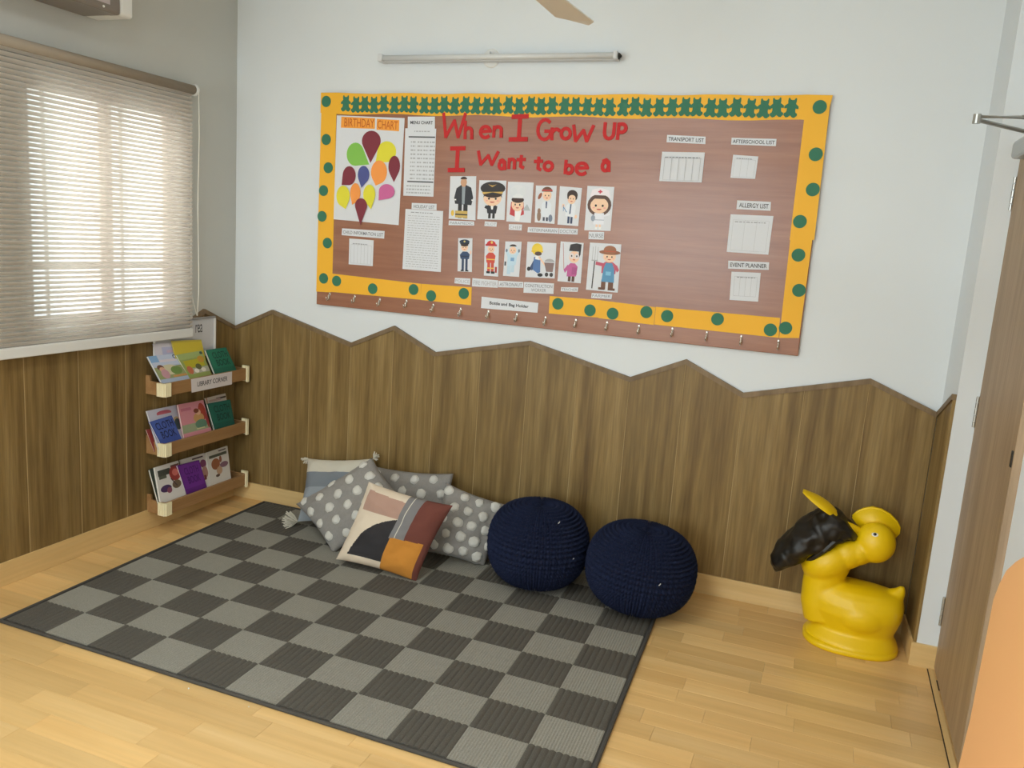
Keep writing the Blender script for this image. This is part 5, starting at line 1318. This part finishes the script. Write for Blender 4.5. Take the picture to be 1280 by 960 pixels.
# black bin liner hanging out of the beak
BAG = mat('black_plastic_film', rgb(24, 21, 17), 0.42, bump=0.35, bump_scale=30, spec=0.5)
rnd = random.Random(5)
cpts0 = [((3.2730, -0.1950, 0.5040), 0.052, 0.066), ((3.2510, -0.1950, 0.5050), 0.074, 0.086), ((3.2190, -0.1950, 0.5000), 0.074, 0.092), ((3.1820, -0.2000, 0.4720), 0.080, 0.104), ((3.1450, -0.2050, 0.4390), 0.076, 0.104), ((3.1040, -0.2100, 0.4000), 0.068, 0.098), ((3.0630, -0.2150, 0.3610), 0.060, 0.090), ((3.0340, -0.2150, 0.3270), 0.050, 0.078), ((3.0120, -0.2150, 0.2950), 0.040, 0.062), ((3.0020, -0.2150, 0.2690), 0.020, 0.035)]
cpts = []
for (p_, a_, b_), (p2_, a2_, b2_) in zip(cpts0[:-1], cpts0[1:]):
    for k in range(4):
        t_ = k / 4
        cpts.append((Vector(p_).lerp(Vector(p2_), t_), a_ + (a2_ - a_) * t_, b_ + (b2_ - b_) * t_))
cpts.append(cpts0[-1])
bag = thing('bin_liner', Vector(cpts0[4][0]), 'crumpled black plastic bin liner hanging out of the duck beak', 'bag')
bm = bmesh.new()
rings = []; ns_ = 48
for i, (p, r1, r2) in enumerate(cpts):
    p = Vector(p)
    dd = (Vector(cpts0[-1][0]) - Vector(cpts0[1][0])).normalized()
    v = Vector((0, 1, 0)); u = dd.cross(v).normalized()
    ring = []
    for k in range(ns_):
        a = 2 * PI * k / ns_
        q = p + u * (r1 * math.cos(a)) + v * (r2 * math.sin(a))
        rg = 1 - 2.4 * abs(noise.noise(q * 13.0)) + 0.5 * (1 - 2.4 * abs(noise.noise(q * 27.0 + Vector((5, 3, 1)))))
        f_ = 0.93 + 0.15 * rg
        ring.append(bm.verts.new(p + (q - p) * f_ + dd * 0.012 * noise.noise(q * 20)))
    rings.append(ring)
for a, b in zip(rings[:-1], rings[1:]):
    for k in range(ns_): bm.faces.new((a[k], a[(k + 1) % ns_], b[(k + 1) % ns_], b[k]))
bm.faces.new(rings[0][::-1]); bm.faces.new(rings[-1])
obj('film', bm, BAG, bag, smooth=True)
# lip of the bag folded over the lower beak
bm = bmesh.new()
lip = [(3.2890, -0.1500, 0.4490), (3.2800, -0.2400, 0.4610), (3.2210, -0.2850, 0.4490), (3.1870, -0.2900, 0.4050), (3.1500, -0.2750, 0.3610), (3.1230, -0.2300, 0.3210)]
tube(bm, lip, [0.010, 0.012, 0.012, 0.012, 0.011, 0.009], 7); obj('folded_lip', bm, BAG, bag)

# ================================================================== ORANGE BOARD leaning by the door
ORG = mat('orange_plastic', rgb(255, 190, 132), 0.5)
bm = bmesh.new()
prof = [(-2.75, 0.0), (-1.341, 0.0), (-1.391, 0.235), (-1.369, 0.375), (-1.263, 0.684), (-1.278, 0.74), (-1.308, 0.791), (-1.371, 0.84), (-1.427, 0.873), (-1.527, 0.903), (-1.647, 0.915), (-2.55, 0.915), (-2.68, 0.873), (-2.74, 0.773)]
def ob(y, z, d):
    return Vector((3.545 + 0.085 * z + d, y, z + 0.001))
va = [bm.verts.new(ob(s, h, 0.0)) for s, h in prof]; vb = [bm.verts.new(ob(s, h, 0.03)) for s, h in prof]
bm.faces.new(va); bm.faces.new(vb[::-1])
for i in range(len(va)): bm.faces.new((va[i], vb[i], vb[(i + 1) % len(va)], va[(i + 1) % len(va)]))
bmesh.ops.recalc_face_normals(bm, faces=bm.faces[:])
bmesh.ops.bevel(bm, geom=[e for e in bm.edges if len(e.link_faces) == 2 and e.calc_face_angle(0) > 1.2], offset=0.006, segments=2, affect='EDGES')
ot = obj('table_top', bm, ORG)
tag(ot, 'orange rounded table top leaning against the wall beside the door', 'table top')
centred(ot)

# small crumbs by the rug edge
for p, s_, lb in (((1.2250, -1.7170, 0.0000), 0.003, 'tiny white crumb on the floor by the rug edge, nearer the left'), ((1.4700, -1.7140, 0.0000), 0.002, 'tiny white crumb on the floor by the rug edge, nearer the middle')):
    bm = bmesh.new(); bmesh.ops.create_icosphere(bm, subdivisions=1, radius=s_, matrix=Matrix.Translation((p[0], p[1], s_ * .7)))
    for v in bm.verts: v.co.x += random.uniform(-.3, .3) * s_
    c_ = obj('crumb', bm, LINT); tag(c_, lb, 'crumb', 'crumbs by the rug'); centred(c_)
